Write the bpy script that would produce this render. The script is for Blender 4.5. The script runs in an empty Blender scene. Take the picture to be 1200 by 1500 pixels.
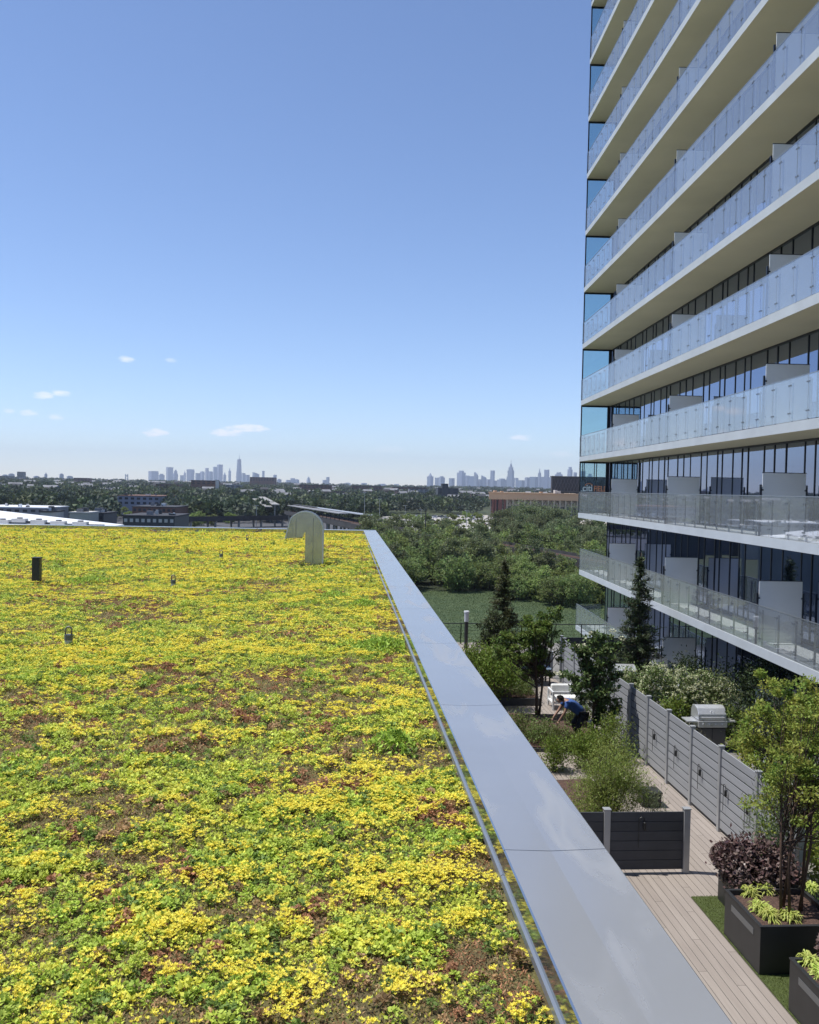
import bpy, math, random
import numpy as np
from mathutils import Vector, Matrix
rad = math.radians
S = bpy.context.scene

# ------------------------------------------------------------------ camera
CAM = (4.27, 1.537, 1.198)          # yaw right of +Y, pitch down, roll (degrees)
FPX = 1284.0                        # focal length in pixels of a 1200 px wide frame
def cam_basis():
    y, p, r = [rad(a) for a in CAM]
    f = np.array([math.sin(y)*math.cos(p), math.cos(y)*math.cos(p), -math.sin(p)])
    R = np.array([math.cos(y), -math.sin(y), 0.0]); U = np.cross(R, f)
    return math.cos(r)*R+math.sin(r)*U, -math.sin(r)*R+math.cos(r)*U, f
CR, CU, CF = cam_basis()
cd = bpy.data.cameras.new('camera'); cam = bpy.data.objects.new('camera', cd)
S.collection.objects.link(cam); S.camera = cam
cam.matrix_world = Matrix(((CR[0], CU[0], -CF[0], 0), (CR[1], CU[1], -CF[1], 0), (CR[2], CU[2], -CF[2], 0), (0, 0, 0, 1)))
cd.sensor_fit = 'HORIZONTAL'; cd.sensor_width = 36; cd.lens = 36*FPX/1200
cd.clip_start = 0.1; cd.clip_end = 60000

# ------------------------------------------------------------------ sky, sun, exposure
SUN_EL, SUN_AZ = 66.0, -80.0        # azimuth from +Y, negative = to the left of the picture
W = bpy.data.worlds.new('World'); S.world = W; W.use_nodes = True
nt = W.node_tree; nt.nodes.clear()
sky = nt.nodes.new('ShaderNodeTexSky'); sky.sky_type = 'NISHITA'; sky.sun_disc = False
sky.sun_elevation = rad(SUN_EL); sky.sun_rotation = rad(SUN_AZ)
sky.altitude = 1500; sky.air_density = 1.0; sky.dust_density = 0.3; sky.ozone_density = 5.0
bg = nt.nodes.new('ShaderNodeBackground'); bg.inputs[1].default_value = 0.125
wo = nt.nodes.new('ShaderNodeOutputWorld')
# small fair-weather clouds low over the horizon: part of the sky, found by direction
tc = nt.nodes.new('ShaderNodeTexCoord')
def M(op, a, b=None, c=None, tree=None):
    n = (tree or nt).nodes.new('ShaderNodeMath'); n.operation = op
    for i, v in enumerate((a, b, c)):
        if v is None: continue
        if isinstance(v, (int, float)): n.inputs[i].default_value = v
        else: (tree or nt).links.new(v, n.inputs[i])
    return n.outputs[0]
sep = nt.nodes.new('ShaderNodeSeparateXYZ'); nt.links.new(tc.outputs['Generated'], sep.inputs[0])
azi = M('ARCTAN2', sep.outputs[0], sep.outputs[1]); ele = M('ARCSINE', sep.outputs[2])
cn = nt.nodes.new('ShaderNodeTexNoise'); cn.inputs['Scale'].default_value = 1.0; cn.inputs['Detail'].default_value = 5
comb = nt.nodes.new('ShaderNodeCombineXYZ'); nt.links.new(M('MULTIPLY', azi, 90), comb.inputs[0]); nt.links.new(M('MULTIPLY', ele, 260), comb.inputs[1])
nt.links.new(comb.outputs[0], cn.inputs['Vector'])
tot = None
def px_dir(u, v):
    r = CF+CR*(u-600)/FPX-CU*(v-750)/FPX; r = r/np.linalg.norm(r)
    return math.atan2(r[0], r[1]), math.asin(r[2])
for (u, v, w, h, k) in [(185, 526, 11, 5, .65), (250, 527, 9, 4, .3), (64, 579, 14, 6, .8), (88, 576, 13, 5, .7), (42, 605, 12, 5, .6), (14, 602, 8, 4, .35), (83, 611, 11, 4.5, .5),
                        (228, 634, 19, 6.5, .9), (330, 634, 24, 6, .9), (362, 627, 32, 6, 1.0), (763, 641, 18, 5, .6), (570, 658, 26, 5, .22), (700, 690, 30, 5, .2), (822, 665, 20, 5, .3)]:
    a, e = px_dir(u, v)
    da = M('DIVIDE', M('SUBTRACT', azi, a), w/FPX); de = M('DIVIDE', M('SUBTRACT', ele, e), h/FPX)
    d2 = M('ADD', M('MULTIPLY', da, da), M('MULTIPLY', de, de))
    g = M('MULTIPLY', M('MAXIMUM', M('SUBTRACT', M('MULTIPLY_ADD', cn.outputs[0], 2.4, -.15), d2), 0), k)
    tot = g if tot is None else M('ADD', tot, g)
fac = M('MINIMUM', M('MULTIPLY', tot, .7), .62)
mx = nt.nodes.new('ShaderNodeMix'); mx.data_type = 'RGBA'; nt.links.new(fac, mx.inputs[0])
nt.links.new(sky.outputs[0], mx.inputs[6]); mx.inputs[7].default_value = (7.2, 7.4, 7.7, 1)
tn = nt.nodes.new('ShaderNodeMix'); tn.data_type = 'RGBA'; tn.blend_type = 'MULTIPLY'; tn.inputs[0].default_value = 1; tn.inputs[7].default_value = (1.04, .982, 1.0, 1)
nt.links.new(mx.outputs[2], tn.inputs[6]); nt.links.new(tn.outputs[2], bg.inputs[0]); nt.links.new(bg.outputs[0], wo.inputs[0])

sl = bpy.data.lights.new('sun', 'SUN'); so = bpy.data.objects.new('sun', sl); S.collection.objects.link(so)
sl.energy = 3.6; sl.angle = rad(0.53); sl.color = (1.0, 0.965, 0.9)
sd = Vector((math.sin(rad(SUN_AZ))*math.cos(rad(SUN_EL)), math.cos(rad(SUN_AZ))*math.cos(rad(SUN_EL)), math.sin(rad(SUN_EL))))
so.rotation_euler = sd.to_track_quat('Z', 'Y').to_euler()
S.view_settings.view_transform = 'Standard'; S.view_settings.look = 'None'
S.view_settings.exposure = 0.47; S.view_settings.gamma = 1.0
S.render.engine = 'CYCLES'
cy = S.cycles; cy.use_denoising = True; cy.max_bounces = 8; cy.transparent_max_bounces = 32
cy.diffuse_bounces = 3; cy.glossy_bounces = 4; cy.transmission_bounces = 4; cy.volume_bounces = 0
cy.sample_clamp_indirect = 6; cy.caustics_reflective = False; cy.caustics_refractive = False

# ------------------------------------------------------------------ helpers: meshes
class MB:
    """collects boxes, tubes and sheets and links them as ONE mesh object"""
    def __init__(s): s.v = []; s.f = []
    def add(s, vs, fs):
        o = len(s.v); s.v += [tuple(p) for p in vs]; s.f += [tuple(i+o for i in f) for f in fs]; return s
    BF = [(0, 3, 2, 1), (4, 5, 6, 7), (0, 1, 5, 4), (1, 2, 6, 5), (2, 3, 7, 6), (3, 0, 4, 7)]
    def box(s, x0, x1, y0, y1, z0, z1, fn=None):
        p = [(x0, y0, z0), (x1, y0, z0), (x1, y1, z0), (x0, y1, z0), (x0, y0, z1), (x1, y0, z1), (x1, y1, z1), (x0, y1, z1)]
        if fn: p = [fn(*q) for q in p]
        return s.add(p, MB.BF)
    def tube(s, pts, rs, n=8, cap=True):
        pts = [Vector(p) for p in pts]
        if not isinstance(rs, (list, tuple)): rs = [rs]*len(pts)
        rings = []; up = Vector((0, 0, 1)); o = len(s.v); px = None
        for i, p in enumerate(pts):
            d = (pts[min(i+1, len(pts)-1)]-pts[max(i-1, 0)]).normalized()
            if px is None:
                px = d.cross(up if abs(d.z) < .95 else Vector((1, 0, 0))).normalized()
            else:
                px = (px-d*px.dot(d)).normalized()
            q = d.cross(px)
            for k in range(n):
                a = 2*math.pi*k/n; s.v.append(tuple(p+(px*math.cos(a)+q*math.sin(a))*rs[i]))
        for i in range(len(pts)-1):
            for k in range(n):
                a = o+i*n+k; b = o+i*n+(k+1) % n; s.f.append((a, b, b+n, a+n))
        if cap:
            s.f.append(tuple(o+k for k in range(n))[::-1]); s.f.append(tuple(o+(len(pts)-1)*n+k for k in range(n)))
        return s
    def prism(s, poly, z0, z1, fn=None):
        n = len(poly); p = [(x, y, z0) for x, y in poly]+[(x, y, z1) for x, y in poly]
        if fn: p = [fn(*q) for q in p]
        fs = [tuple(range(n))[::-1], tuple(range(n, 2*n))]+[(i, (i+1) % n, (i+1) % n+n, i+n) for i in range(n)]
        return s.add(p, fs)
    def sphere(s, c, r, sx=1, sy=1, sz=1, nu=12, nv=8):
        vs = []; fs = []
        for j in range(nv+1):
            t = math.pi*j/nv
            for i in range(nu):
                a = 2*math.pi*i/nu; vs.append((c[0]+r*sx*math.sin(t)*math.cos(a), c[1]+r*sy*math.sin(t)*math.sin(a), c[2]+r*sz*math.cos(t)))
        for j in range(nv):
            for i in range(nu): fs.append((j*nu+i, (j+1)*nu+i, (j+1)*nu+(i+1) % nu, j*nu+(i+1) % nu))
        return s.add(vs, fs)
    def build(s, name, mat, parent=None, smooth=False, bevel=0):
        me = bpy.data.meshes.new(name); org = ORG.get(parent, Vector((0, 0, 0))) if parent else Vector((0, 0, 0))
        me.from_pydata([(x-org.x, y-org.y, z-org.z) for x, y, z in s.v], [], s.f)
        return finish(me, name, mat, parent, org, smooth, bevel)
ORG = {}
def finish(me, name, mat, parent, org, smooth=False, bevel=0):
    me.materials.append(mat); me.update(); me.validate()
    o = bpy.data.objects.new(name, me); S.collection.objects.link(o)
    if parent: o.parent = parent
    ORG[o] = org
    if smooth: me.polygons.foreach_set('use_smooth', [True]*len(me.polygons))
    if bevel:
        b = o.modifiers.new('bevel', 'BEVEL'); b.width = bevel; b.segments = 2; b.limit_method = 'ANGLE'
    return o
def np_mesh(name, V, F, mat, parent=None, smooth=False, col=None):
    org = ORG.get(parent, Vector((0, 0, 0))) if parent else Vector((0, 0, 0))
    V = np.asarray(V, np.float32)-np.array(org, np.float32); F = np.asarray(F, np.int32); k = F.shape[1]
    me = bpy.data.meshes.new(name); me.vertices.add(len(V)); me.vertices.foreach_set('co', V.ravel())
    me.loops.add(F.size); me.loops.foreach_set('vertex_index', F.ravel())
    me.polygons.add(len(F)); me.polygons.foreach_set('loop_start', np.arange(len(F), dtype=np.int32)*k)
    me.update(calc_edges=True)
    if col is not None:
        a = me.color_attributes.new('tint', 'FLOAT_COLOR', 'POINT'); a.data.foreach_set('color', np.asarray(col, np.float32).ravel())
    me.materials.append(mat)
    if smooth: me.polygons.foreach_set('use_smooth', np.ones(len(F), bool))
    o = bpy.data.objects.new(name, me); S.collection.objects.link(o)
    if parent: o.parent = parent
    ORG[o] = org
    return o
def tag(o, label=None, cat=None, group=None, kind=None):
    if label: o['label'] = label
    if cat: o['category'] = cat
    if group: o['group'] = group
    if kind: o['kind'] = kind
    return o
def thing(name, label, cat, loc, group=None):
    o = bpy.data.objects.new(name, None); S.collection.objects.link(o); o.location = loc; o.empty_display_size = .2
    ORG[o] = Vector(loc); return tag(o, label, cat, group)
KIDS = {}
def copy_tree(o, parent=None):
    c = o.copy(); S.collection.objects.link(c); c.parent = parent
    for ch in [q for q in ORG if q.parent == o]: KIDS.setdefault(o, []).append(ch) if ch not in KIDS.get(o, []) else None
    for ch in KIDS.get(o, []): copy_tree(ch, c)
    return c
def dup(o, loc, rz=0, sc=1, label=None):
    c = copy_tree(o); c.location = loc; c.rotation_euler = (0, 0, rz)
    c.scale = (sc, sc, sc) if isinstance(sc, (int, float)) else sc
    if label: c['label'] = label
    return c
def at(u, v, Y):                     # the point of a sight line at a known distance: where a measured thing stands
    r = CF+CR*(u-600)/FPX-CU*(v-750)/FPX; return r*Y/r[1]
def atz(u, v, z):
    r = CF+CR*(u-600)/FPX-CU*(v-750)/FPX; return r*z/r[2]

# ------------------------------------------------------------------ helpers: materials
def mat(name, col, rough=.6, metal=0.0, var=0.0, scale=5.0, bump=0.0, bscale=40.0, spec=.5, col2=None, isl=0.0, obj=0.0, detail=4, stretch=None):
    m = bpy.data.materials.new(name); m.use_nodes = True; t = m.node_tree; b = t.nodes['Principled BSDF']
    b.inputs['Roughness'].default_value = rough; b.inputs['Metallic'].default_value = metal
    b.inputs['Specular IOR Level'].default_value = spec; b.inputs['Base Color'].default_value = (*col, 1)
    c = None; tcn = t.nodes.new('ShaderNodeTexCoord'); src = tcn.outputs['Object']
    if stretch:
        mp = t.nodes.new('ShaderNodeMapping'); mp.inputs['Scale'].default_value = stretch; t.links.new(src, mp.inputs[0]); src = mp.outputs[0]
    if var or col2:
        n = t.nodes.new('ShaderNodeTexNoise'); n.inputs['Scale'].default_value = scale; n.inputs['Detail'].default_value = detail; t.links.new(src, n.inputs['Vector'])
        r = t.nodes.new('ShaderNodeValToRGB'); r.color_ramp.elements[0].position = .32; r.color_ramp.elements[1].position = .68
        c2 = col2 or tuple(min(1, x*(1+var)) for x in col); c1 = col if col2 else tuple(x*(1-var) for x in col)
        r.color_ramp.elements[0].color = (*c1, 1); r.color_ramp.elements[1].color = (*c2, 1)
        t.links.new(n.outputs[0], r.inputs[0]); c = r.outputs[0]
    for amt, node, sock in ((isl, 'ShaderNodeNewGeometry', 'Random Per Island'), (obj, 'ShaderNodeObjectInfo', 'Random')):
        if amt:
            g = t.nodes.new(node); h = t.nodes.new('ShaderNodeHueSaturation')
            t.links.new(M('MULTIPLY_ADD', g.outputs[sock], 2*amt, 1-amt, tree=t), h.inputs['Value'])
            t.links.new(M('MULTIPLY_ADD', g.outputs[sock], .06*min(1, amt*2), .5-.03*min(1, amt*2), tree=t), h.inputs['Hue'])
            if c: t.links.new(c, h.inputs['Color'])
            else: h.inputs['Color'].default_value = (*col, 1)
            c = h.outputs[0]
    if c: t.links.new(c, b.inputs['Base Color'])
    if bump:
        n = t.nodes.new('ShaderNodeTexNoise'); n.inputs['Scale'].default_value = bscale; n.inputs['Detail'].default_value = 5; t.links.new(src, n.inputs['Vector'])
        bp = t.nodes.new('ShaderNodeBump'); bp.inputs['Strength'].default_value = bump; bp.inputs['Distance'].default_value = .02
        t.links.new(n.outputs[0], bp.inputs['Height']); t.links.new(bp.outputs[0], b.inputs['Normal'])
    return m
def leafmat(name, col, col2=None, trans=.35, isl=.35, obj=.15, scale=.8, tint=False, rough=.55):
    m = mat(name, col, rough=rough, col2=col2, scale=scale, isl=isl, obj=obj, spec=.3, var=0 if col2 else .2)
    t = m.node_tree; b = t.nodes['Principled BSDF']
    tr = t.nodes.new('ShaderNodeBsdfTranslucent'); mx = t.nodes.new('ShaderNodeMixShader'); mx.inputs[0].default_value = trans
    src = b.inputs['Base Color'].links[0].from_socket
    if tint:
        a = t.nodes.new('ShaderNodeVertexColor'); a.layer_name = 'tint'; src = a.outputs[0]
        h = t.nodes.new('ShaderNodeHueSaturation'); g = t.nodes.new('ShaderNodeNewGeometry')
        t.links.new(M('MULTIPLY_ADD', g.outputs['Random Per Island'], 2*isl, 1-isl, tree=t), h.inputs['Value']); t.links.new(src, h.inputs['Color']); src = h.outputs[0]
        t.links.new(src, b.inputs['Base Color'])
    t.links.new(src, tr.inputs[0])
    t.links.new(b.outputs[0], mx.inputs[1]); t.links.new(tr.outputs[0], mx.inputs[2]); t.links.new(mx.outputs[0], t.nodes['Material Output'].inputs[0])
    return m
def glassmat(name, tint, refl, refl_col=(1, 1, 1), milk=0.0, milk_col=(.8, .85, .9), rough=.02):
    m = bpy.data.materials.new(name); m.use_nodes = True; t = m.node_tree; t.nodes.remove(t.nodes['Principled BSDF'])
    tr = t.nodes.new('ShaderNodeBsdfTransparent'); tr.inputs[0].default_value = (*tint, 1)
    gl = t.nodes.new('ShaderNodeBsdfGlossy'); gl.inputs[0].default_value = (*refl_col, 1); gl.inputs[1].default_value = rough
    lw = t.nodes.new('ShaderNodeFresnel'); lw.inputs[0].default_value = 1.5
    m1 = t.nodes.new('ShaderNodeMixShader'); t.links.new(M('MINIMUM', M('MULTIPLY', lw.outputs[0], refl, tree=t), .9, tree=t), m1.inputs[0])
    t.links.new(tr.outputs[0], m1.inputs[1]); t.links.new(gl.outputs[0], m1.inputs[2]); out = m1.outputs[0]
    if milk:
        df = t.nodes.new('ShaderNodeBsdfDiffuse'); df.inputs[0].default_value = (*milk_col, 1)
        m2 = t.nodes.new('ShaderNodeMixShader'); m2.inputs[0].default_value = milk
        t.links.new(out, m2.inputs[1]); t.links.new(df.outputs[0], m2.inputs[2]); out = m2.outputs[0]
    t.links.new(out, t.nodes['Material Output'].inputs[0])
    return m

# ------------------------------------------------------------------ noise in numpy
_rg = np.random.RandomState(5); _G = _rg.rand(256, 256)
def vnoise(x, y, s, oct=3):
    out = 0; amp = 1; tot = 0
    for o in range(oct):
        X = x/s+17.3*o; Y = y/s+9.1*o; i = np.floor(X).astype(int); j = np.floor(Y).astype(int); fx = X-i; fy = Y-j
        fx = fx*fx*(3-2*fx); fy = fy*fy*(3-2*fy)
        g = lambda a, b: _G[a % 256, b % 256]
        out = out+amp*((g(i, j)*(1-fx)+g(i+1, j)*fx)*(1-fy)+(g(i, j+1)*(1-fx)+g(i+1, j+1)*fx)*fy); tot += amp; amp *= .5; s /= 2
    return out/tot
def leaf_quads(C, D, L, Wd, fold=.15, rng=None):
    """one rhombic leaf per centre C, pointing along D (n,3), length L, width Wd"""
    rng = rng or _rg; n = len(C); D = D/np.linalg.norm(D, axis=1, keepdims=True)
    R = rng.randn(n, 3)*.45+np.array([0, 0, 1.0]); sd_ = np.cross(D, R); sd_ /= np.linalg.norm(sd_, axis=1, keepdims=True)+1e-9; N = np.cross(D, sd_)
    L = np.broadcast_to(np.asarray(L, float), (n,))[:, None]; Wd = np.broadcast_to(np.asarray(Wd, float), (n,))[:, None]
    V = np.stack([C-D*L*.5, C+sd_*Wd*.5+N*Wd*fold, C+D*L*.5, C-sd_*Wd*.5+N*Wd*fold], 1).reshape(-1, 3)
    return V, np.arange(4*n).reshape(n, 4)

# ------------------------------------------------------------------ materials
MT = {}
MT['alu'] = mat('coping metal', (.40, .405, .41), rough=.28, metal=.45, var=.03, scale=1.6, bump=.06, bscale=1.3, spec=.6)
def stains(m):           # dried puddle marks and dust streaks on the metal
    t = m.node_tree; b = t.nodes['Principled BSDF']; L = t.links.new; tc_ = t.nodes.new('ShaderNodeTexCoord')
    mp = t.nodes.new('ShaderNodeMapping'); mp.inputs['Scale'].default_value = (4.5, 1.1, 1); mp.inputs['Rotation'].default_value = (0, 0, .25); L(tc_.outputs['Object'], mp.inputs[0])
    n = t.nodes.new('ShaderNodeTexNoise'); n.inputs['Scale'].default_value = 1.0; n.inputs['Detail'].default_value = 3; n.inputs['Distortion'].default_value = .6; L(mp.outputs[0], n.inputs['Vector'])
    r = t.nodes.new('ShaderNodeValToRGB'); e = r.color_ramp.elements; e[0].position = .54; e[0].color = (0, 0, 0, 1); e[1].position = .66; e[1].color = (1, 1, 1, 1); x_ = e.new(.72); x_.color = (.25, .25, .25, 1); L(n.outputs[0], r.inputs[0])
    n2 = t.nodes.new('ShaderNodeTexNoise'); n2.inputs['Scale'].default_value = 60; L(tc_.outputs['Object'], n2.inputs['Vector'])
    f = M('MULTIPLY', r.outputs[0], M('MULTIPLY_ADD', n2.outputs[0], .12, .22, tree=t), tree=t)
    mx = t.nodes.new('ShaderNodeMix'); mx.data_type = 'RGBA'; L(f, mx.inputs[0]); src = b.inputs['Base Color'].links[0].from_socket; L(src, mx.inputs[6]); mx.inputs[7].default_value = (.62, .60, .56, 1); L(mx.outputs[2], b.inputs['Base Color'])
    L(M('MULTIPLY_ADD', f, .5, .22, tree=t), b.inputs['Roughness'])
    v = t.nodes.new('ShaderNodeTexVoronoi'); v.inputs['Scale'].default_value = 1.7; L(tc_.outputs['Object'], v.inputs['Vector'])
    sp = M('LESS_THAN', v.outputs['Distance'], .010, tree=t); m2 = t.nodes.new('ShaderNodeMix'); m2.data_type = 'RGBA'; L(sp, m2.inputs[0]); L(mx.outputs[2], m2.inputs[6]); m2.inputs[7].default_value = (.8, .8, .8, 1); L(m2.outputs[2], b.inputs['Base Color'])
stains(MT['alu'])
MT['alu_lip'] = mat('coping edge metal', (.42, .44, .46), rough=.10, metal=.9)
MT['alu_light'] = mat('coping drip metal', (.30, .32, .34), rough=.35, metal=.6)
MT['rail_post'] = mat('railing post steel', (.24, .25, .27), rough=.4, metal=.6)
MT['galv'] = mat('galvanised duct', (.44, .45, .45), rough=.20, metal=.74, var=.12, scale=5, bump=.04, bscale=9, spec=.6)
MT['dark_metal'] = mat('black metal', (.018, .019, .02), rough=.45)
MT['steel'] = mat('brushed steel', (.78, .79, .80), rough=.36, metal=.65, var=.06, scale=20)
MT['conc_fascia'] = mat('painted slab edge', (.50, .53, .55), rough=.7, var=.06, scale=1.2, bump=.05)
MT['soffit'] = mat('bounce tinted soffit', (.86, .79, .60), rough=.8, var=.04, scale=.6)  # warm bounced light is put into this underside colour
MT['dark_wall'] = mat('dark core wall', (.05, .055, .06), rough=.6, var=.1, scale=.5)
MT['grey_wall'] = mat('grey render wall', (.28, .29, .30), rough=.85, var=.10, scale=1.3, bump=.1)
MT['frame_dark'] = mat('dark window frame', (.016, .02, .032), rough=.35, metal=.2)
MT['white_paint'] = mat('white painted', (.78, .79, .80), rough=.45, var=.04, scale=3)
MT['divider'] = mat('frosted divider', (.86, .87, .87), rough=.35, var=.03, scale=1.5)
MT['fence'] = mat('grey composite slats', (.32, .33, .35), rough=.7, var=.06, scale=2.5, bump=.10, bscale=60, isl=.07, stretch=(8, .5, 8))
MT['fence_dark'] = mat('charcoal slats', (.055, .058, .065), rough=.65, var=.12, scale=2.5, isl=.1)
MT['post'] = mat('pale aluminium posts', (.40, .41, .42), rough=.45, metal=.3, var=.06)
MT['planter'] = mat('black powder coated planter', (.025, .026, .028), rough=.5, var=.12, scale=3)
MT['planter_slot'] = mat('planter inlay', (.16, .17, .18), rough=.4, metal=.4)
MT['mulch'] = mat('bark mulch', (.045, .026, .02), rough=.95, col2=(.14, .08, .06), scale=28, bump=.8, bscale=55, detail=8)
MT['turf'] = mat('artificial turf', (.075, .10, .025), rough=.9, var=.25, scale=30, bump=.5, bscale=300)
MT['bark'] = mat('bark', (.10, .075, .055), rough=.9, var=.25, scale=18, bump=.5)
MT['cush'] = mat('white cushion', (.75, .75, .73), rough=.9, var=.03)

# ------------------------------------------------------------------ green roof
ROOF = -1.685
b = MB(); b.box(-26, 1.05, -4, 31.05, -24.2, ROOF-.05)
tag(b.build('low_rise_building', mat('grey panel wall', (.17, .175, .18), rough=.6, var=.1, scale=.8)), 'low building under the planted roof, its grey wall facing the courtyard', 'building')

def roof_h(x, y):
    return (vnoise(x, y, .9, 3)-.5)*.07+(vnoise(x+40, y+11, .16, 2)-.5)*.045
# planting bed: a bumpy sheet, finer close by
xs = np.concatenate([np.arange(-25, -6, .35), np.arange(-6, .66, .06)]); xs[-1] = .70
ys = np.concatenate([np.arange(-3, 12, .06), np.arange(12, 30.4, .3)])
X, Y = np.meshgrid(xs, ys); Z = ROOF+roof_h(X, Y)
n1, n0 = X.shape; idx = np.arange(n1*n0).reshape(n1, n0)
F = np.stack([idx[:-1, :-1], idx[:-1, 1:], idx[1:, 1:], idx[1:, :-1]], -1).reshape(-1, 4)
m = mat('sedum mat', (.13, .10, .045), rough=.95, col2=(.18, .17, .055), scale=7, bump=1.0, bscale=90, detail=9)
tag(np_mesh('roof_planting_bed', np.stack([X, Y, Z], -1).reshape(-1, 3), F, m, smooth=True), kind='structure')

rs = np.random.RandomState(11)
zoneY = [(1.2, 5.0), (5.0, 9.0), (9.0, 15.0), (15.0, 22.0), (22.0, 30.35)]
def xr(y0, y1):
    return max(-25, -(y1*.46+2.4)), .676
def scatter(y0, y1, dens):
    x0, x1 = xr(y0, y1); n = int((x1-x0)*(y1-y0)*dens)
    return rs.uniform(x0, x1, n), rs.uniform(y0, y1, n)
def field_y(x, y):      # where the yellow bloom is thick
    return .32*vnoise(x*.4+7, y+3, 1.2, 2)+.30*vnoise(x*.75+71, y+33, .36, 2)+.38*vnoise(x+171, y+133, .13, 2)
def field_b(x, y):      # where the mat is thin and brown
    return .30*vnoise(x+190, y+90, 1.3, 2)+.38*vnoise(x+23, y+57, .38, 2)+.32*vnoise(x+223, y+157, .13, 2)
G1 = np.array([.64, .70, .11]); G2 = np.array([.38, .53, .075]); GD = np.array([.17, .25, .055]); YE = np.array([.98, .80, .09]); YG = np.array([.82, .76, .10])
BR = np.array([.36, .23, .11]); RD = np.array([.50, .25, .13]); TAN = np.array([.52, .42, .22])
AV = []; AC = []; nq = 0
def emit(C, D, L, Wd, col):
    V, _ = leaf_quads(C, D, L, Wd, rng=rs); AV.append(V); AC.append(np.repeat(col, 4, 0))
for (y0, y1), dens, nl, sz, fz in zip(zoneY, (2100, 900, 400, 190, 120), (22, 15, 10, 8, 7), (.020, .026, .034, .046, .058), (12000, 4800, 2000, 950, 560)):
    # low fuzz of stems and old leaves over the whole mat
    x, y = scatter(y0, y1, fz); n = len(x); fb = field_b(x, y); w = np.clip((fb-.40)*6, 0, 1)[:, None]
    rn = rs.rand(n, 1); col = np.where(rn < .12+.38*w, BR, np.where(rn < .35+.35*w, TAN*.8, np.where(rn < .8, G2*.9+TAN*.15, YG*.7)))
    rr_ = (vnoise(x+9, y+77, .22, 2) > .60)[:, None]; col = np.where(rr_ & (rn > .3) & (w > .3), RD, col)*(.6+.7*rs.rand(n, 1))
    D = rs.randn(n, 3); D[:, 2] = np.abs(D[:, 2])+.3
    emit(np.stack([x, y, ROOF+roof_h(x, y)+rs.rand(n)*sz*.6], 1), D, sz*.75, sz*.30, np.c_[col, np.ones(n)])
    # green cushions: domed rosettes of stubby leaves, close together with dark gaps
    sp = {1.2: .040, 5.0: .048, 9.0: .060, 15.0: .082, 22.0: .105}[y0]; nl = {1.2: 36, 5.0: 26, 9.0: 18, 15.0: 13, 22.0: 11}[y0]
    x0_, x1_ = xr(y0, y1); gx_, gy_ = np.meshgrid(np.arange(x0_, x1_, sp), np.arange(y0, y1, sp)); x = (gx_+rs.uniform(-.48, .48, gx_.shape)*sp).ravel(); y = (gy_+rs.uniform(-.48, .48, gy_.shape)*sp).ravel()
    fb = field_b(x, y); keep = ((fb+rs.randn(len(x))*.025 < .575) | (rs.rand(len(x)) < .12)) & (rs.rand(len(x)) < .93) & (x < .674); x, y, fb = x[keep], y[keep], fb[keep]
    z = ROOF+roof_h(x, y); big = np.clip(1.0+(vnoise(x+3, y+8, .22, 2)-.5)*1.3+rs.randn(len(x))*.16, .55, 1.6)
    lush = np.clip((vnoise(x+300, y+100, .30, 2)-.5)*2.0+.60, 0, 1)[:, None]
    kind = rs.rand(len(x)); base = G1*lush+G2*(1-lush)
    dark = kind < .15; base[dark] = GD*(.8+.6*rs.rand(dark.sum(), 1)); yg = kind > .84; base[yg] = (G1*.45+YG*.55)
    r2 = (fb > .50) & (vnoise(x+9, y+77, .22, 2) > .66) & (kind > .3); base[r2] = RD*(.65+.4*rs.rand(r2.sum(), 1))
    br = (fb > .56) & (kind > .4) & ~r2; base[br] = BR*(.8+.9*rs.rand(br.sum(), 1))
    n = len(x); rep = lambda a: np.repeat(a, nl, 0)
    D = rs.randn(n*nl, 3); D[:, 2] = np.abs(D[:, 2])*1.0+.15; D /= np.linalg.norm(D, axis=1, keepdims=True)
    s_ = rep(big)*sp*.60; q = rs.uniform(.72, 1.08, (n*nl, 1))
    Cn = np.stack([rep(x), rep(y), rep(z+rs.rand(n)*sp*.35)], 1)+D*s_[:, None]*q*np.array([1, 1, 1.05]); Cn[:, 2] += s_*.15
    col = rep(base*(.85+.3*rs.rand(n, 1)))*(.82+.3*rs.rand(n*nl, 1))
    D[:, 2] *= .45; emit(Cn, D+rs.randn(n*nl, 3)*.40, s_*.60, s_*.40, np.c_[col, np.ones(n*nl)])
    # yellow star flowers in small heads held just above the mat
    cdn = {1.2: 1500, 5.0: 620, 9.0: 300, 15.0: 165, 22.0: 130}[y0]; fs = {1.2: .0088, 5.0: .0125, 9.0: .019, 15.0: .026, 22.0: .034}[y0]; nf = {1.2: 6, 5.0: 5, 9.0: 4, 15.0: 4, 22.0: 4}[y0]
    x, y = scatter(y0, y1, cdn); fy = field_y(x, y); far = np.clip((y-4)/16, 0, 1)
    thr = .541-.080*far
    keep = rs.rand(len(x)) < np.clip((fy+rs.randn(len(x))*.015-thr)*10+.16, .07, .92); x, y = x[keep], y[keep]
    x = np.repeat(x, nf)+rs.randn(len(x)*nf)*fs*1.5; y = np.repeat(y, nf)+rs.randn(len(y)*nf)*fs*1.5; ok = x < .684; x, y = x[ok], y[ok]
    n = len(x); z = ROOF+roof_h(x, y)+rs.uniform(.004, .02, n)+sp*.62
    nl2 = 5 if y0 < 9 else 4
    a = (np.arange(nl2)*2*math.pi/nl2)[None, :]+rs.rand(n, 1)*6.3
    tl = rs.randn(n, 1)*.3
    D = np.stack([np.cos(a), np.sin(a), .3+.3*rs.rand(n, nl2)+tl*np.cos(a)], -1).reshape(-1, 3)
    s_ = np.repeat(fs*rs.uniform(.7, 1.3, n), nl2)
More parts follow.
